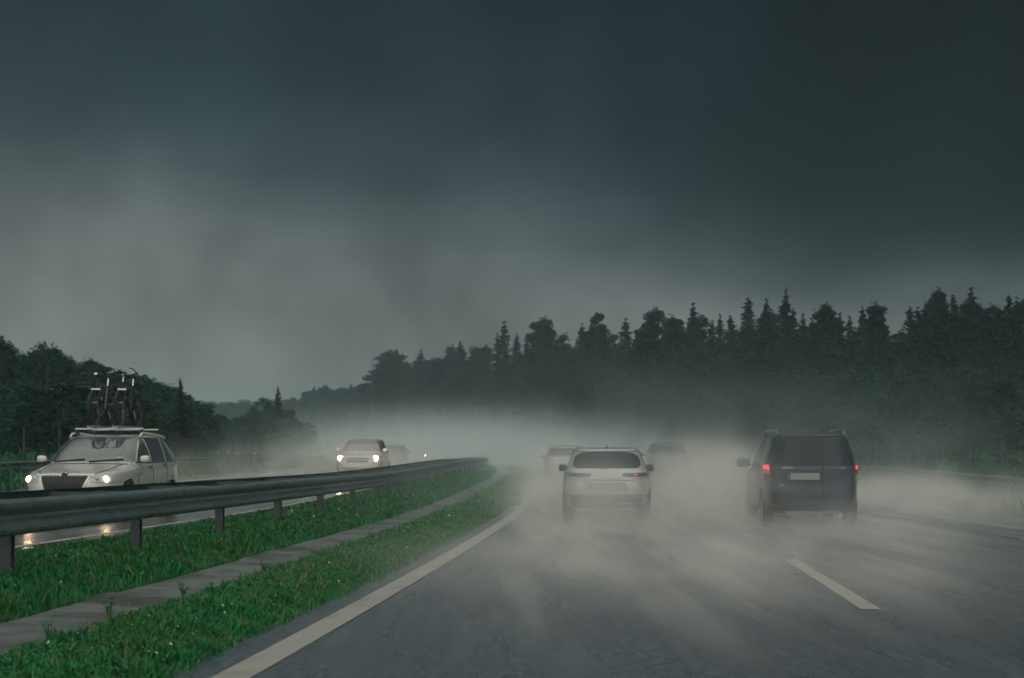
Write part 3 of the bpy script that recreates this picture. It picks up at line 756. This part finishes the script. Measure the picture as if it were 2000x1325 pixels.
# --- estate car, seen from the front, with roof bars
def estate():
    r = empty('estate_car', (0, 0, 0))
    S = Shape([
     (.70, 2.10, -2.15, .18, .17, .22, 4.2, .10, .06),
     (.86, 2.33, -2.36, .22, .22, .27, 4.4, .10, .06),
     (.90, 2.41, -2.42, .40, .42, .48, 4.6, .09, .05),
     (.91, 2.40, -2.42, .58, .62, .68, 4.8, .08, .05),
     (.905, 2.32, -2.40, .715, .80, .88, 4.8, .08, .05),
     (.89, 2.16, -2.36, .785, .90, .97, 4.8, .07, .05),
     (.875, 1.20, -2.30, .965, .965, 1.02, 4.8, .03, .06),
     (.80, .78, -2.06, 1.22, 1.22, 1.21, 4.6, .02, .10),
     (.69, .26, -1.66, 1.435, 1.46, 1.40, 4.0, .03, .10),
     (.42, -.05, -1.40, 1.475, 1.50, 1.465, 3.6, .02, .02),
     (.02, -.8, -.86, 1.505, 1.505, 1.505, 3, 0, 0)])
    b = link('body', S.shell([(1.44, .33, .365, .66), (-1.32, .33, .365, .66)]), M['beige'], r)
    S.patch('windscreen', 'F', [(6.10, -.77, .77), (7.1, -.70, .70), (7.90, -.615, .615)], M['screen'], r, nu=24)
    S.patch('rear_window', 'B', [(6.2, -.66, .66), (7.8, -.52, .52)], M['glass'], r)
    for kd in 'LR':
        S.patch('side_window', kd, [(6.14, .10, .72), (7.0, .10, .42), (7.76, .10, .14)], M['screen'], r)
        S.patch('side_window', kd, [(6.12, -.86, .02), (7.80, -.86, .02)], M['screen'], r)
        S.patch('side_window', kd, [(6.14, -1.84, -.95), (7.0, -1.62, -.95), (7.74, -1.28, -.95)], M['screen'], r)
        S.strip(kd, [(6.02, .95), (6.02, -1.9)], .02, M['chrome'], r, 'window_trim')
        for y in (.98, .06, -.92): S.strip(kd, [(1.4, y+(.0 if y > 0 else .0)), (5.9, y)], .014, M['gap'], r)
        S.strip(kd, [(3.0, 1.0), (3.0, -2.2)], .05, M['beige'], r, 'rubbing_strip', off=.014)
        sg = 1 if kd == 'R' else -1
        mirror(r, sg, .86, .78, 1.03, M['beige'], .86)
        w_ = wheel(r, sg*.79, 1.44, .325, sg); wheel(r, sg*.79, -1.32, .325, sg)
        # headlamp unit wraps the corner
        hl = S.patch('headlight', 'F', [(3.25, sg*.46, sg*.80), (4.0, sg*.46, sg*.855), (4.75, sg*.50, sg*.845)], M['lens'], r, off=.012)
        for (xx, vv, rr, mm, nm) in ((.66, 3.62, .052, 'lit', 'lamp'), (.54, 3.7, .045, 'alloy', 'reflector')):
            th = S.th(vv, 'F', sg*xx); p = S.P(vv, th)+S.N(vv, th)*.008
            MB().ball(tuple(p), rr, 14, (1, .5, 1)).build(nm, M[mm], hl)
        # taillight
        S.patch('taillight', 'B', [(4.6, sg*.62, sg*.82), (6.3, sg*.62, sg*.78)], M['redlens'], r)
        # roof rail
        pr = []
        for q in range(15):
            y = .12-1.72*q/14; z = 1.465+.055*math.sin(math.pi*min(1, max(0, q/14*1.0))**.45) if 0 < q < 14 else 1.445
            pr.append((sg*(.665-.02*(q/14)), y, z))
        MB().tube(pr, .022, 8).build('roof_rail', M['satin'], r)
    th = S.th(3.7, 'F', .40); p = S.P(3.4, th)+S.N(3.4, th)*.01
    MB().ball((-.46, 2.33, .60), .03, 10, (1.6, .6, .6)).build('indicator', M['orange'], r)
    MB().ball((.46, 2.33, .60), .03, 10, (1.6, .6, .6)).build('indicator', M['black'], r)
    handles(S, r, 'LR', 5.0, (-.0+.22, -.70), M['chrome'])
    g = S.patch('grille', 'F', [(2.45, -.31, .31), (3.2, -.36, .36), (4.10, -.41, .41)], M['black'], r, off=.012)
    for k in range(15):
        x = -.37+.74*k/14; S.strip('F', [(2.55, x*.86), (4.15, x)], .005, M['gap'], g, 'slat', off=.024)
    S.strip('F', [(4.30, -.50), (4.46, -.16), (4.20, 0), (4.46, .16), (4.30, .50)], .055, M['satin'], g, 'chrome_bar', off=.022)
    for sg in (-1, 1): S.strip('F', [(4.15, sg*.435), (3.2, sg*.39), (2.4, sg*.335)], .03, M['satin'], g, 'chrome_edge', off=.018)
    S.strip('F', [(2.42, -.36), (2.42, .36)], .025, M['satin'], g, 'chrome_edge', off=.018)
    th = S.th(4.35, 'F', 0); p = S.P(4.35, th)
    em = MB().lathe([(0, .05), (.058, .05), (.064, .04), (.064, 0)], (p.x, p.y-.012, p.z+.005), 'Y', 28, 1).build('emblem', M['chrome'], g)
    MB().lathe([(0, .056), (.050, .056), (.052, .04)], (p.x, p.y-.010, p.z+.005), 'Y', 28, 1).tube([(p.x-.02, p.y+.05, p.z-.02), (p.x+.02, p.y+.05, p.z+.03)], .005, 6).build('emblem_disc', M['black'], g)
    S.patch('air_intake', 'F', [(1.2, -.55, .55), (1.9, -.60, .60)], M['black'], r)
    S.patch('number_plate', 'F', [(2.0, -.26, .26), (2.42, -.26, .26)], M['plate'], r, off=.02)
    for sg in (-1, 1):
        S.patch('fog_lamp', 'F', [(1.3, sg*.66, sg*.78), (1.8, sg*.66, sg*.78)], M['lens'], r, off=.012)
        S.strip('F', [(4.85, sg*.47), (5.2, sg*.56), (5.9, sg*.66)], .012, M['gap'], r)
        S.strip('F', [(5.0, sg*.20), (5.5, sg*.42), (5.9, sg*.52)], .010, M['beige'], r, 'bonnet_crease', off=.010)
    S.strip('F', [(5.88, -.72), (5.93, 0), (5.88, .72)], .045, M['black'], r, 'scuttle', off=.004)
    S.strip('F', [(6.06, -.80), (7.1, -.725), (7.95, -.635)], .03, M['black'], r, 'screen_seal', off=.006)
    S.strip('F', [(6.06, .80), (7.1, .725), (7.95, .635)], .03, M['black'], r, 'screen_seal', off=.006)
    S.strip('F', [(7.95, -.63), (7.97, 0), (7.95, .63)], .03, M['black'], r, 'screen_seal', off=.006)
    for x0, x1 in ((-.05, -.62), (.60, .05)):
        S.strip('F', [(6.02, x0), (6.22, x1)], .016, M['black'], r, 'wiper', off=.028)
    th = S.th(6.25, 'F', -.55)
    S.patch('vignette_sticker', 'F', [(6.28, -.60, -.50), (6.42, -.60, -.50)], M['plate'], r, off=.0115, nu=2, nv=2)
    S.patch('interior_mirror', 'F', [(7.55, -.09, .09), (7.75, -.08, .08)], M['black'], r, off=.010, nu=3, nv=2)
    # roof rack: two cross bars, feet and four cycle channels
    rk = MB()
    for y in (-.15, -1.15):
        rk.box((0, y, 1.605), (1.30, .075, .026))
    rack = rk.build('roof_rack', M['satin'], r)
    for y in (-.15, -1.15):
        for sg in (-1, 1): MB().box((sg*.62, y, 1.55), (.06, .09, .095), taper=.8).build('foot', M['black'], rack)
    for x in (-.21, .27):
        MB().box((x, -.62, 1.632), (.10, 1.62, .022)).box((x-.045, -.62, 1.65), (.012, 1.62, .03)).box((x+.045, -.62, 1.65), (.012, 1.62, .03)).build('wheel_channel', M['alloy'], rack)
        MB().tube([(x+.10, -.62, 1.63), (x+.09, -.60, 2.05), (x+.02, -.60, 2.22)], .014, 7).build('clamp_arm', M['alloy'], rack)
    return r, S
est, ES = estate()
place(est, -7.665, 28.1, oncoming=True)
est.rotation_euler = (0, 0, math.pi-R(2.6))
tag(est, 'pale silver-beige estate car with lit headlights carrying two bicycles on its roof', 'car')

# --- bicycles
def bicycle(name, frame_m, label, drop):
    r = empty(name, (0, 0, 0)); rw = .345; wb = 1.06
    A = (0, -wb/2, rw); Bf = (0, wb/2, rw); bb = (0, -.10, .30); st = (0, -.27, .80); hd = (0, .33, .82); hb = (0, .37, .66)
    MB().tube([bb, st], .017).tube([st, hd], .017).tube([bb, hb], .021).tube([hd, hb], .02).tube([A, bb], .011).tube([A, (0, -.26, .74)], .009).tube([(0, -.10, .30), (0, -.10, .30001), (0.05, -.10, .30)], .02).build('frame', frame_m, r)
    for sg in (-1, 1):
        MB().tube([(sg*.015, -.26, .74), (sg*.065, -wb/2, rw)], .009).tube([(sg*.02, -.12, .30), (sg*.065, -wb/2, rw)], .010).build('stay', frame_m, r)
    fk = MB()
    for sg in (-1, 1): fk.tube([(sg*.06, .40, .70), (sg*.062, wb/2, rw)], [.019, .014], 8)
    fk.tube([(0, .385, .70), (0, .34, .86)], .018)
    fk = fk.build('fork', M['black'], r)
    MB().box((0, .40, .715), (.17, .06, .03)).ball((-.062, .40, .715), .026).ball((.062, .40, .715), .026).build('fork_crown', M['chrome'], fk)
    MB().tube([(0, -.275, .81), (0, -.33, .985)], .017).build('seat_post', M['chrome'], r)
    MB().ball((0, -.35, 1.0), 1, 14, (.07, .13, .028)).ball((0, -.24, 1.0), 1, 12, (.028, .12, .022)).build('saddle', M['saddle'], r)
    for nm, y in (('front_wheel', wb/2), ('rear_wheel', -wb/2)):
        w = MB(); w.tube([(0, rw*.955*math.cos(t), rw*.955*math.sin(t)) for t in np.linspace(0, 2*math.pi, 40)[:-1]], .031, 8, True)
        wo = w.build(nm, M['tyre'], r); wo.location = (0, y, rw)
        q = MB(); q.tube([(0, rw*.87*math.cos(t), rw*.87*math.sin(t)) for t in np.linspace(0, 2*math.pi, 40)[:-1]], .012, 6, True); q.build('rim', M['steel_post'], wo)
        q = MB()
        for k in range(28):
            t = 2*math.pi*k/28; q.tube([(.025*(-1)**k, 0, 0), (0, rw*.87*math.cos(t), rw*.87*math.sin(t))], .0038, 4)
        q.tube([(-.045, 0, 0), (.045, 0, 0)], .02, 8).build('spokes', M['black'], wo)
        for hz in (.70,): MB().box((0, -.0, rw*.33), (.10, .012, .014)).build('reflector', M['chrome'], wo)
    if drop:
        hbm = MB().tube([(-.26, .42, 1.00), (-.1, .385, .985), (.1, .385, .985), (.26, .42, 1.00)], .013)
        for sg in (-1, 1): hbm.tube([(sg*.26, .42, 1.0), (sg*.31, .47, 1.0), (sg*.315, .56, 1.03), (sg*.27, .60, 1.09), (sg*.20, .58, 1.115)], .012)
    else:
        hbm = MB().tube([(-.34, .35, 1.02), (-.18, .37, 1.0), (.18, .37, 1.0), (.34, .35, 1.02)], .014)
        for sg in (-1, 1): hbm.tube([(sg*.22, .37, 1.0), (sg*.21, .45, .97)], .008).tube([(sg*.345, .35, 1.02), (sg*.35, .42, 1.10)], .011)
    hbo = hbm.build('handlebar', M['black'], r)
    MB().tube([(0, .34, .86), (0, .33, .95), (0, .375, 1.0)], .018).build('stem', M['chrome'] if drop else M['black'], hbo)
    for sg in (-1, 1):
        MB().tube([(sg*.23, .37, 1.005), (sg*(.34 if not drop else .30), .36, 1.02)], .019).build('grip', M['black'], hbo)
    if not drop: MB().box((0, .41, 1.01), (.06, .05, .04)).build('lamp', M['chrome'], hbo)
    cr_ = MB().lathe([(.0, .012), (.085, .012), (.09, 0), (.085, -.01), (0, -.01)], (.06, -.10, .30), 'X', 24).build('crankset', M['alloy'], r)
    for sg, a in ((1, .9), (-1, .9+math.pi)):
        e_ = (sg*.085, -.10+.17*math.cos(a), .30+.17*math.sin(a)); MB().tube([(sg*.075, -.10, .30), e_], .011).build('crank', M['alloy'], cr_)
        MB().box((e_[0]+sg*.055, e_[1], e_[2]), (.09, .08, .02)).build('pedal', M['black'], cr_)
    tag(r, label, 'bicycle'); return r
bk1 = bicycle('bicycle', M['dark'], 'dark mountain bicycle with straight handlebar, on the roof rack over the windscreen centre', False)
bk2 = bicycle('bicycle', M['black'], 'black bicycle with curled handlebar, the one nearer the median on the roof rack', True)
MW = Matrix.Translation(est.location) @ Matrix.Rotation(est.rotation_euler.z, 4, 'Z')
for bk, x, y in ((bk1, .21+.0, -.60), (bk2, -.27, -.66)):
    x = -x if False else x
    bk.location = MW @ Vector((x, y, 1.645)); bk.rotation_euler = est.rotation_euler
# channels sit at x = -.21 / .27 in the rack; line the cycles up with them
bk1.location = MW @ Vector((.27, -.60, 1.645)); bk2.location = MW @ Vector((-.21, -.66, 1.645))

# --- people carrier, seen from behind
def mpv():
    r = empty('people_carrier', (0, 0, 0))
    S = Shape([
     (.66, 2.00, -2.00, .24, .24, .27, 4.5, .10, .03),
     (.83, 2.18, -2.16, .27, .26, .30, 5.0, .10, .03),
     (.865, 2.23, -2.235, .42, .42, .40, 5.6, .09, .02),
     (.87, 2.22, -2.235, .60, .62, .58, 6.2, .08, .015),
     (.87, 2.14, -2.20, .76, .84, .80, 6.6, .07, .01),
     (.865, 1.98, -2.19, .88, .98, 1.0, 6.6, .06, .01),
     (.845, 1.25, -2.175, 1.02, 1.06, 1.08, 6.4, .02, .012),
     (.765, .80, -2.10, 1.34, 1.36, 1.36, 5.8, .02, .02),
     (.665, .42, -2.00, 1.58, 1.62, 1.60, 5.0, .02, .02),
     (.50, .15, -1.86, 1.635, 1.675, 1.655, 4.2, .02, .02),
     (.02, -.9, -.95, 1.69, 1.69, 1.69, 3, 0, 0)])
    link('body', S.shell([(1.35, .31, .355, .62), (-1.42, .31, .355, .62)]), M['navy'], r)
    S.patch('windscreen', 'F', [(6.1, -.74, .74), (7.9, -.60, .60)], M['glass'], r)
    S.patch('rear_window', 'B', [(6.04, -.735, .735), (7.0, -.70, .70), (7.88, -.60, .60)], M['glass'], r, off=.010, nu=20)
    S.strip('B', [(1.6, .16), (8.0, .16)], .018, M['gap'], r, 'door_gap', off=.015)
    for sg in (-1, 1): S.strip('B', [(2.5, sg*.70), (5.95, sg*.735), (8.0, sg*.62)], .014, M['gap'], r, 'door_gap', off=.013)
    S.strip('B', [(2.55, -.70), (2.55, .70)], .022, M['gap'], r, 'bumper_gap')
    S.strip('B', [(8.25, -.58), (8.25, .58)], .04, M['navy'], r, 'roof_lip', off=.022)
    S.strip('B', [(5.55, -.02), (5.55, .66)], .02, M['navy'], r, 'pressing_line', off=.012)
    p_ = S.patch('number_plate', 'B', [(4.16, -.47, .10), (4.72, -.47, .10)], M['plate'], r, off=.024, nu=6, nv=3)
    S.patch('plate_band', 'B', [(4.17, -.468, -.415), (4.71, -.468, -.415)], M['bluep'], p_, off=.027, nu=2, nv=2)
    S.strip('B', [(4.86, -.42), (4.86, .05)], .035, M['navy'], r, 'plate_light_housing', off=.03)
    for sg in (-1, 1):
        t = S.patch('taillight', 'B', [(3.95, sg*.735, sg*.845), (5.0, sg*.735, sg*.85), (6.25, sg*.745, sg*.83)], M['redlens'], r, off=.016)
        S.patch('brake_lamp', 'B', [(5.30, sg*.755, sg*.825), (6.10, sg*.76, sg*.815)], M['redlit'], t, off=.022, nu=4, nv=4)
        S.patch('reversing_lamp', 'B', [(4.05, sg*.75, sg*.83), (4.55, sg*.75, sg*.83)], M['lens'] if sg > 0 else M['redlens'], t, off=.021, nu=4, nv=4)
        S.patch('indicator', 'B', [(4.62, sg*.75, sg*.83), (5.22, sg*.75, sg*.83)], M['lens'] if sg < 0 else M['darklens'], t, off=.021, nu=4, nv=4)
        S.patch('reflector', 'B', [(1.62, sg*.64, sg*.80), (1.88, sg*.64, sg*.80)], M['redrefl'], r, off=.012, nu=5, nv=3)
        kd = 'R' if sg > 0 else 'L'
        S.patch('side_window', kd, [(6.10, .16, .98), (7.0, .14, .66), (7.85, .14, .34)], M['glass'], r)
        S.patch('side_window', kd, [(6.10, -.84, .08), (7.85, -.84, .06)], M['glass'], r)
        S.patch('side_window', kd, [(6.10, -1.86, -.93), (7.85, -1.78, -.93)], M['glass'], r)
        for y in (1.08, .11, -.88): S.strip(kd, [(1.3, y), (6.0, y)], .014, M['gap'], r)
        S.strip(kd, [(3.3, 1.0), (3.3, -.95)], .07, M['black'], r, 'rubbing_strip', off=.014)
        mirror(r, sg, .87, .92, 1.14, M['grey'], 1.25)
        wheel(r, sg*.755, 1.35, .31, sg, 6, .19); wheel(r, sg*.755, -1.42, .31, sg, 6, .19)
        pr = [(sg*.60, .25, 1.655), (sg*.60, .12, 1.735), (sg*.60, -.4, 1.755), (sg*.60, -1.2, 1.755), (sg*.595, -1.72, 1.735), (sg*.595, -1.86, 1.65)]
        MB().tube(pr, .026, 8).build('roof_rail', M['steel'], r)
        S.patch('headlight', 'F', [(3.9, sg*.5, sg*.78), (4.8, sg*.5, sg*.78)], M['lens'], r)
    handles(S, r, 'LR', 5.2, (.28, -.70), M['black'])
    MB().tube([(0, .25, 1.66), (.02, -.05, 1.72), (.30, -.32, 1.86)], [.008, .005, .003], 6).build('antenna', M['alloy'], r)
    MB().tube([(.45, -2.22, .21), (.45, -1.9, .22)], .028, 10).build('exhaust', M['alloy'], r)
    MB().box((0, -1.9, .235), (1.0, .3, .05)).build('rear_valance', M['grey'], r)
    MB().box((0, -1.35, .24), (1.35, .07, .07)).build('axle', M['black'], r)
    S.strip('B', [(6.05, .58), (6.22, .20)], .016, M['black'], r, 'wiper', off=.028)
    # small badges, too small in the photograph to be read with certainty
    for (txt, x, v, w_) in (('LOGAN', -.55, 5.42, .20), ('dCi', .47, 5.42, .10), ('DACIA', -.60, 3.62, .12)):
        cu_ = bpy.data.curves.new('badge', 'FONT'); cu_.body = txt; cu_.size = .055; cu_.extrude = .002
        to = bpy.data.objects.new('badge_tmp', cu_); COL.objects.link(to)
        dg = bpy.context.evaluated_depsgraph_get(); me = bpy.data.meshes.new_from_object(to.evaluated_get(dg)); bpy.data.objects.remove(to)
        th = S.th(v, 'B', x); p = S.P(v, th)
        o = link('badge', me, M['chrome'], r, False); o.location = (p.x, p.y-.012, p.z); o.rotation_euler = (R(90), 0, 0)
    return r, S
car, NS = mpv()
def rear_at(root, px_c, d, half, yaw=0.0):
    """stand the car so that its tail is centred on bearing px_c at distance d"""
    X = (px_c-1000)/2900*d; h = head(d)+yaw; cy_ = d+half*math.cos(h); cx = X+half*math.sin(h)
    place(root, cx, cy_, yaw=yaw+head(d)-head(cy_))
rear_at(car, 1590, 27.3, 2.27); car.scale = (1.03, 1.02, 1.015)
tag(car, 'dark blue people carrier with lit red tail lights driving in the right lane', 'car')

# --- pale hatchback/crossover, seen from behind
def hatch(name, paint_m, detail=True, lit=True, tall=1.0, tail='slim'):
    r = empty(name, (0, 0, 0)); k = tall
    S = Shape([
     (.68, 1.98, -1.98, .20*k, .20*k, .24*k, 4.2, .10, .08),
     (.84, 2.12, -2.12, .23*k, .23*k, .28*k, 4.5, .10, .08),
     (.895, 2.19, -2.19, .40*k, .42*k, .42*k, 4.8, .09, .06),
     (.90, 2.18, -2.20, .58*k, .62*k, .60*k, 5.0, .08, .05),
     (.895, 2.10, -2.16, .70*k, .80*k, .78*k, 5.0, .08, .05),
     (.88, 1.95, -2.11, .80*k, .92*k, .92*k, 5.0, .07, .06),
     (.83, 1.15, -2.04, .96*k, 1.0*k, 1.00*k, 4.8, .03, .07),
     (.735, .72, -1.84, 1.22*k, 1.25*k, 1.21*k, 4.5, .02, .09),
     (.635, .20, -1.60, 1.38*k, 1.42*k, 1.37*k, 4.2, .02, .05),
     (.45, -.05, -1.50, 1.415*k, 1.455*k, 1.41*k, 3.8, .02, .03),
     (.02, -.7, -.75, 1.465*k, 1.465*k, 1.465*k, 3, 0, 0)])
    link('body', S.shell([(1.33, .32, .36, .66), (-1.28, .32, .36, .66)] if detail else [(1.33, .32, .36, .66), (-1.28, .32, .36, .66)]), paint_m, r)
    S.patch('windscreen', 'F', [(6.1, -.70, .70), (7.9, -.56, .56)], M['pale_glass'] if tail == 'front' else M['glass'], r)
    S.patch('rear_window', 'B', [(6.22, -.60, .60), (6.45, -.655, .655), (7.2, -.60, .60), (7.70, -.50, .50), (7.84, -.26, .26)], M['glass'], r, nu=22, nv=20)
    for sg in (-1, 1):
        kd = 'R' if sg > 0 else 'L'
        S.patch('side_window', kd, [(6.12, .08, .80), (7.85, .08, .15)], M['glass'], r)
        S.patch('side_window', kd, [(6.12, -.95, .0), (7.85, -.90, .0)], M['glass'], r)
        mirror(r, sg, .84, .80, 1.03*k, M['black'] if detail else paint_m, .9)
        for y in (1.32, -1.28): wheel(r, sg*.785, y, .32, sg)
        if tail == 'slim':
            t = S.patch('taillight', 'B', [(4.55, sg*.36, sg*.80), (4.8, sg*.30, sg*.83), (5.15, sg*.34, sg*.83)], M['darklens'], r, off=.014)
            if lit and sg > 0: S.patch('lit_lamp', 'B', [(4.72, sg*.53, sg*.59), (4.98, sg*.53, sg*.59)], M['redfaint'], t, off=.022, nu=3, nv=3)
        else:
            t = S.patch('taillight', 'B', [(4.5, sg*.68, sg*.80), (6.2, sg*.66, sg*.78)], M['redlens'], r, off=.014)
            if lit: S.patch('lit_lamp', 'B', [(5.3, sg*.69, sg*.76), (5.9, sg*.685, sg*.75)], M['redfaint'], t, off=.022, nu=3, nv=3)
        hl = S.patch('headlight', 'F', [(3.7, sg*.46, sg*.80), (4.7, sg*.50, sg*.80)], M['lens'], r, off=.012)
        if tail == 'front':
            th = S.th(4.1, 'F', sg*.675); p = S.P(4.1, th)+S.N(4.1, th)*.02
            MB().ball(tuple(p), .085, 12, (1, .6, 1)).build('lamp', M['lit2'], hl)
    if tail == 'front':
        g = S.patch('grille', 'F', [(2.9, -.42, .42), (4.4, -.46, .46)], M['black'], r, off=.012)
        S.strip('F', [(3.6, -.44), (3.6, .44)], .03, M['satin'], g, 'chrome_bar', off=.02)
        S.patch('air_intake', 'F', [(1.3, -.6, .6), (1.9, -.6, .6)], M['black'], r)
    if detail:
        for kd in 'LR':
            for y in (.95, .04, -.95): S.strip(kd, [(1.3, y), (6.0, y)], .014, M['gap'], r)
        S.strip('B', [(4.12, -.84), (4.12, .84)], .02, M['gap'], r, 'tailgate_gap')
        S.strip('B', [(4.22, -.70), (4.22, .70)], .03, M['satin'] if False else M['silver'], r, 'trim_bar', off=.016)
        for sg in (-1, 1):
            S.strip('B', [(4.2, sg*.80), (5.6, sg*.80), (8.0, sg*.60)], .012, M['gap'], r, 'tailgate_gap')
        S.patch('plate_recess', 'B', [(3.02, -.44, .44), (3.85, -.36, .36)], M['grey'], r, off=.004)
        S.patch('number_plate', 'B', [(3.12, -.27, .27), (3.62, -.27, .27)], M['plate'], r, off=.022, nu=6, nv=3)
        S.patch('bumper_skirt', 'B', [(1.0, -.74, .74), (1.9, -.80, .80), (2.55, -.78, .78)], M['black'], r, off=.010)
        S.strip('B', [(1.55, -.50), (1.55, .50)], .03, M['chrome'], r, 'skid_trim', off=.02)
        for sg in (-1, 1): S.patch('reflector', 'B', [(2.25, sg*.52, sg*.74), (2.42, sg*.52, sg*.74)], M['redrefl'] if sg < 0 else M['lens'], r, off=.016, nu=4, nv=2)
        S.strip('B', [(7.98, -.55), (8.05, 0), (7.98, .55)], .07, paint_m, r, 'spoiler', off=.030)
        S.strip('B', [(6.22, .02), (6.40, -.36)], .016, M['black'], r, 'wiper', off=.028)
        MB().tube([(0, -1.25, 1.44*k), (0, -1.36, 1.53*k)], [.012, .004], 6).build('antenna', M['black'], r)
        MB().ball((0, -1.24, 1.445*k), .035, 8, (1, 1.6, .7)).build('antenna_foot', M['black'], r)
        for sg in (-1, 1):
            MB().tube([(sg*.60, .05, 1.40*k), (sg*.60, -.1, 1.455*k), (sg*.60, -1.35, 1.455*k), (sg*.59, -1.5, 1.39*k)], .017, 8).build('roof_rail', M['alloy'], r)
        handles(S, r, 'LR', 5.2, (.25, -.72), paint_m)
        MB().tube([(.5, -2.15, .26), (.5, -1.9, .28)], .03, 10).build('exhaust', M['alloy'], r)
    return r
suv = hatch('hatchback_car', M['cream'], True, True, 1.0)
rear_at(suv, 1185, 29.4, 2.19)
tag(suv, 'pale cream hatchback half veiled by spray in the left lane', 'car')
s2 = hatch('hatchback_car', M['silver'], False, True, 1.0, 'block'); rear_at(s2, 1106, 59, 2.19)
tag(s2, 'small silver car mostly hidden behind the left side of the cream hatchback', 'car')
s3 = hatch('hatchback_car', M['dark'], False, True, 1.08, 'block'); rear_at(s3, 1308, 60, 2.19)
tag(s3, 'dark car in the spray between the cream hatchback and the blue people carrier', 'car')
w2 = hatch('hatchback_car', M['white'], False, False, 1.05, 'front'); place(w2, -5.98, 60, oncoming=True)
tag(w2, 'white oncoming car with bright headlights emerging from the spray', 'car')
for px, Y, src, lab, onc in ((772, 104, s3, 'dim oncoming car close behind the white one in the mist', True),
        (843, 156, w2, 'faint oncoming car with two tiny yellowish lights deep in the mist', True),
        (998, 165, s2, 'faint grey car far ahead where the road bends, the nearer of two', False),
        (955, 195, s3, 'very faint farthest car ahead, just left of the other faint car at the bend', False)):
    c = copy_tree(src); X = (px-1000)/2900*Y
    place(c, X, Y, oncoming=onc); tag(c, lab, 'car', 'faint cars far down the road')
    if px == 770:
        for sg, mm in ((-1, 'orange'), (1, 'orange')):
            MB().ball((sg*.66, 2.17, .74), .05, 10).build('lamp', M[mm], c)

# ------------------------------------------------------------------ air: thin even haze, and the spray thrown up from the wet road
def vol_mat(name, color, dens, soft=False, aniso=0.0, nscale=1.6, namp=.9):
    m = bpy.data.materials.new(name); m.use_nodes = True; t = m.node_tree; t.nodes.clear()
    o = nn(t, 'ShaderNodeOutputMaterial'); v = nn(t, 'ShaderNodeVolumePrincipled')
    v.inputs['Color'].default_value = (*color, 1); v.inputs['Anisotropy'].default_value = aniso
    t.links.new(v.outputs[0], o.inputs['Volume'])
    if not soft: v.inputs['Density'].default_value = dens
    else:
        tcn = nn(t, 'ShaderNodeTexCoord'); ln = nn(t, 'ShaderNodeVectorMath', operation='LENGTH'); t.links.new(tcn.outputs['Object'], ln.inputs[0])
        f = smooth(t, ln.outputs['Value'], 1.0, .0, 0, 1)
        f = math_node(t, 'POWER', f, 2.3)
        geo = nn(t, 'ShaderNodeNewGeometry'); nz = nn(t, 'ShaderNodeTexNoise'); nz.inputs['Scale'].default_value = nscale; nz.inputs['Detail'].default_value = 2
        mpp = nn(t, 'ShaderNodeMapping'); mpp.inputs['Scale'].default_value = (.62, .22, .60)
        t.links.new(geo.outputs['Position'], mpp.inputs[0]); t.links.new(mpp.outputs[0], nz.inputs['Vector'])
        g = math_node(t, 'MULTIPLY', f, smooth(t, nz.outputs[0], .34, .66, 1-namp, 1+namp))
        t.links.new(math_node(t, 'MULTIPLY', g, dens), v.inputs['Density'])
    return m
def ico(name, m, loc, r, rz=0.0):
    mb = MB().ball((0, 0, 0), 1.0, 20); o = mb.build(name, m, None); o.location = loc; o.scale = r; o.rotation_euler = (0, 0, rz); return o
hz = MB().box((0, 640, 13.5), (2700, 1500, 47)).build('haze', vol_mat('haze', (.68, .90, .96), .0005), None, False)
tag(hz, kind='stuff', label='thin grey rain haze filling the air over the whole motorway', cat='haze')
# (u, Y, z, ru, rY, rz, density)
SPR = [
 (3.0, 72, .0, 16, 32, 4.6, .046, 'mist bank over both carriageways beyond the cars'),
 (-7.0, 110, .0, 24, 46, 6.2, .066, 'mist bank round the oncoming white car'),
 (-2.0, 165, .0, 44, 64, 9.0, .044, 'thick mist bank where the road bends away'),
 (6.0, 245, .0, 85, 90, 15.0, .024, 'farthest mist bank at the foot of the forest'),
 (-7.2, 52, .3, 4.5, 10.0, 2.2, .15, 'spray cloud in front of the oncoming white car'),
 (-7.6, 78, .3, 5, 15, 2.6, .13, 'spray between the white oncoming car and the one behind it'),
 (4.0, 30, .5, 14, 22, 4.6, .028, 'thin rain mist drifting round the nearest cars'),
 (1.8, 25.0, .1, 3.1, 9.0, 1.8, .30, 'spray trailing from the wheels of the cream hatchback'),
 (4.3, 34.0, .2, 2.5, 16.0, 2.2, .62, 'bright spray cloud between the cream hatchback and the people carrier'),
 (.8, 44, .1, 2.7, 19.0, 2.2, .26, 'spray trailing behind the small silver car'),
 (6.0, 23.5, .0, 3.1, 8.5, 1.0, .22, 'low spray behind the wheels of the people carrier'),
 (6.2, 50, .1, 2.8, 9.0, 1.9, .12, 'spray trailing behind the dark car in the right lane'),
 (10.0, 38.0, .0, 4.8, 21.0, 1.5, .30, 'low spray on the hard shoulder right of the people carrier'),
 (-9.5, 46, .2, 7.0, 20.0, 2.0, .050, 'spray on the oncoming road behind the estate car'),
 (2.8, 16.5, .0, 6.5, 10.5, .85, .26, 'faint low spray over the near lane')]
for (u, y, z, ru, ry, rz_, d, lab) in SPR:
    p = on(u, y, z); big = ry > 20
    m = vol_mat('spray', (.86, .94, .92) if y > 100 or ru > 13 else (1.0, .945, .87), d, True, 0.0, 1.6, .8 if big else (.55 if y < 24 else .85))
    o = ico('spray', m, p, (ru, ry, rz_), -head(y)); tag(o, lab, 'spray', kind='stuff')
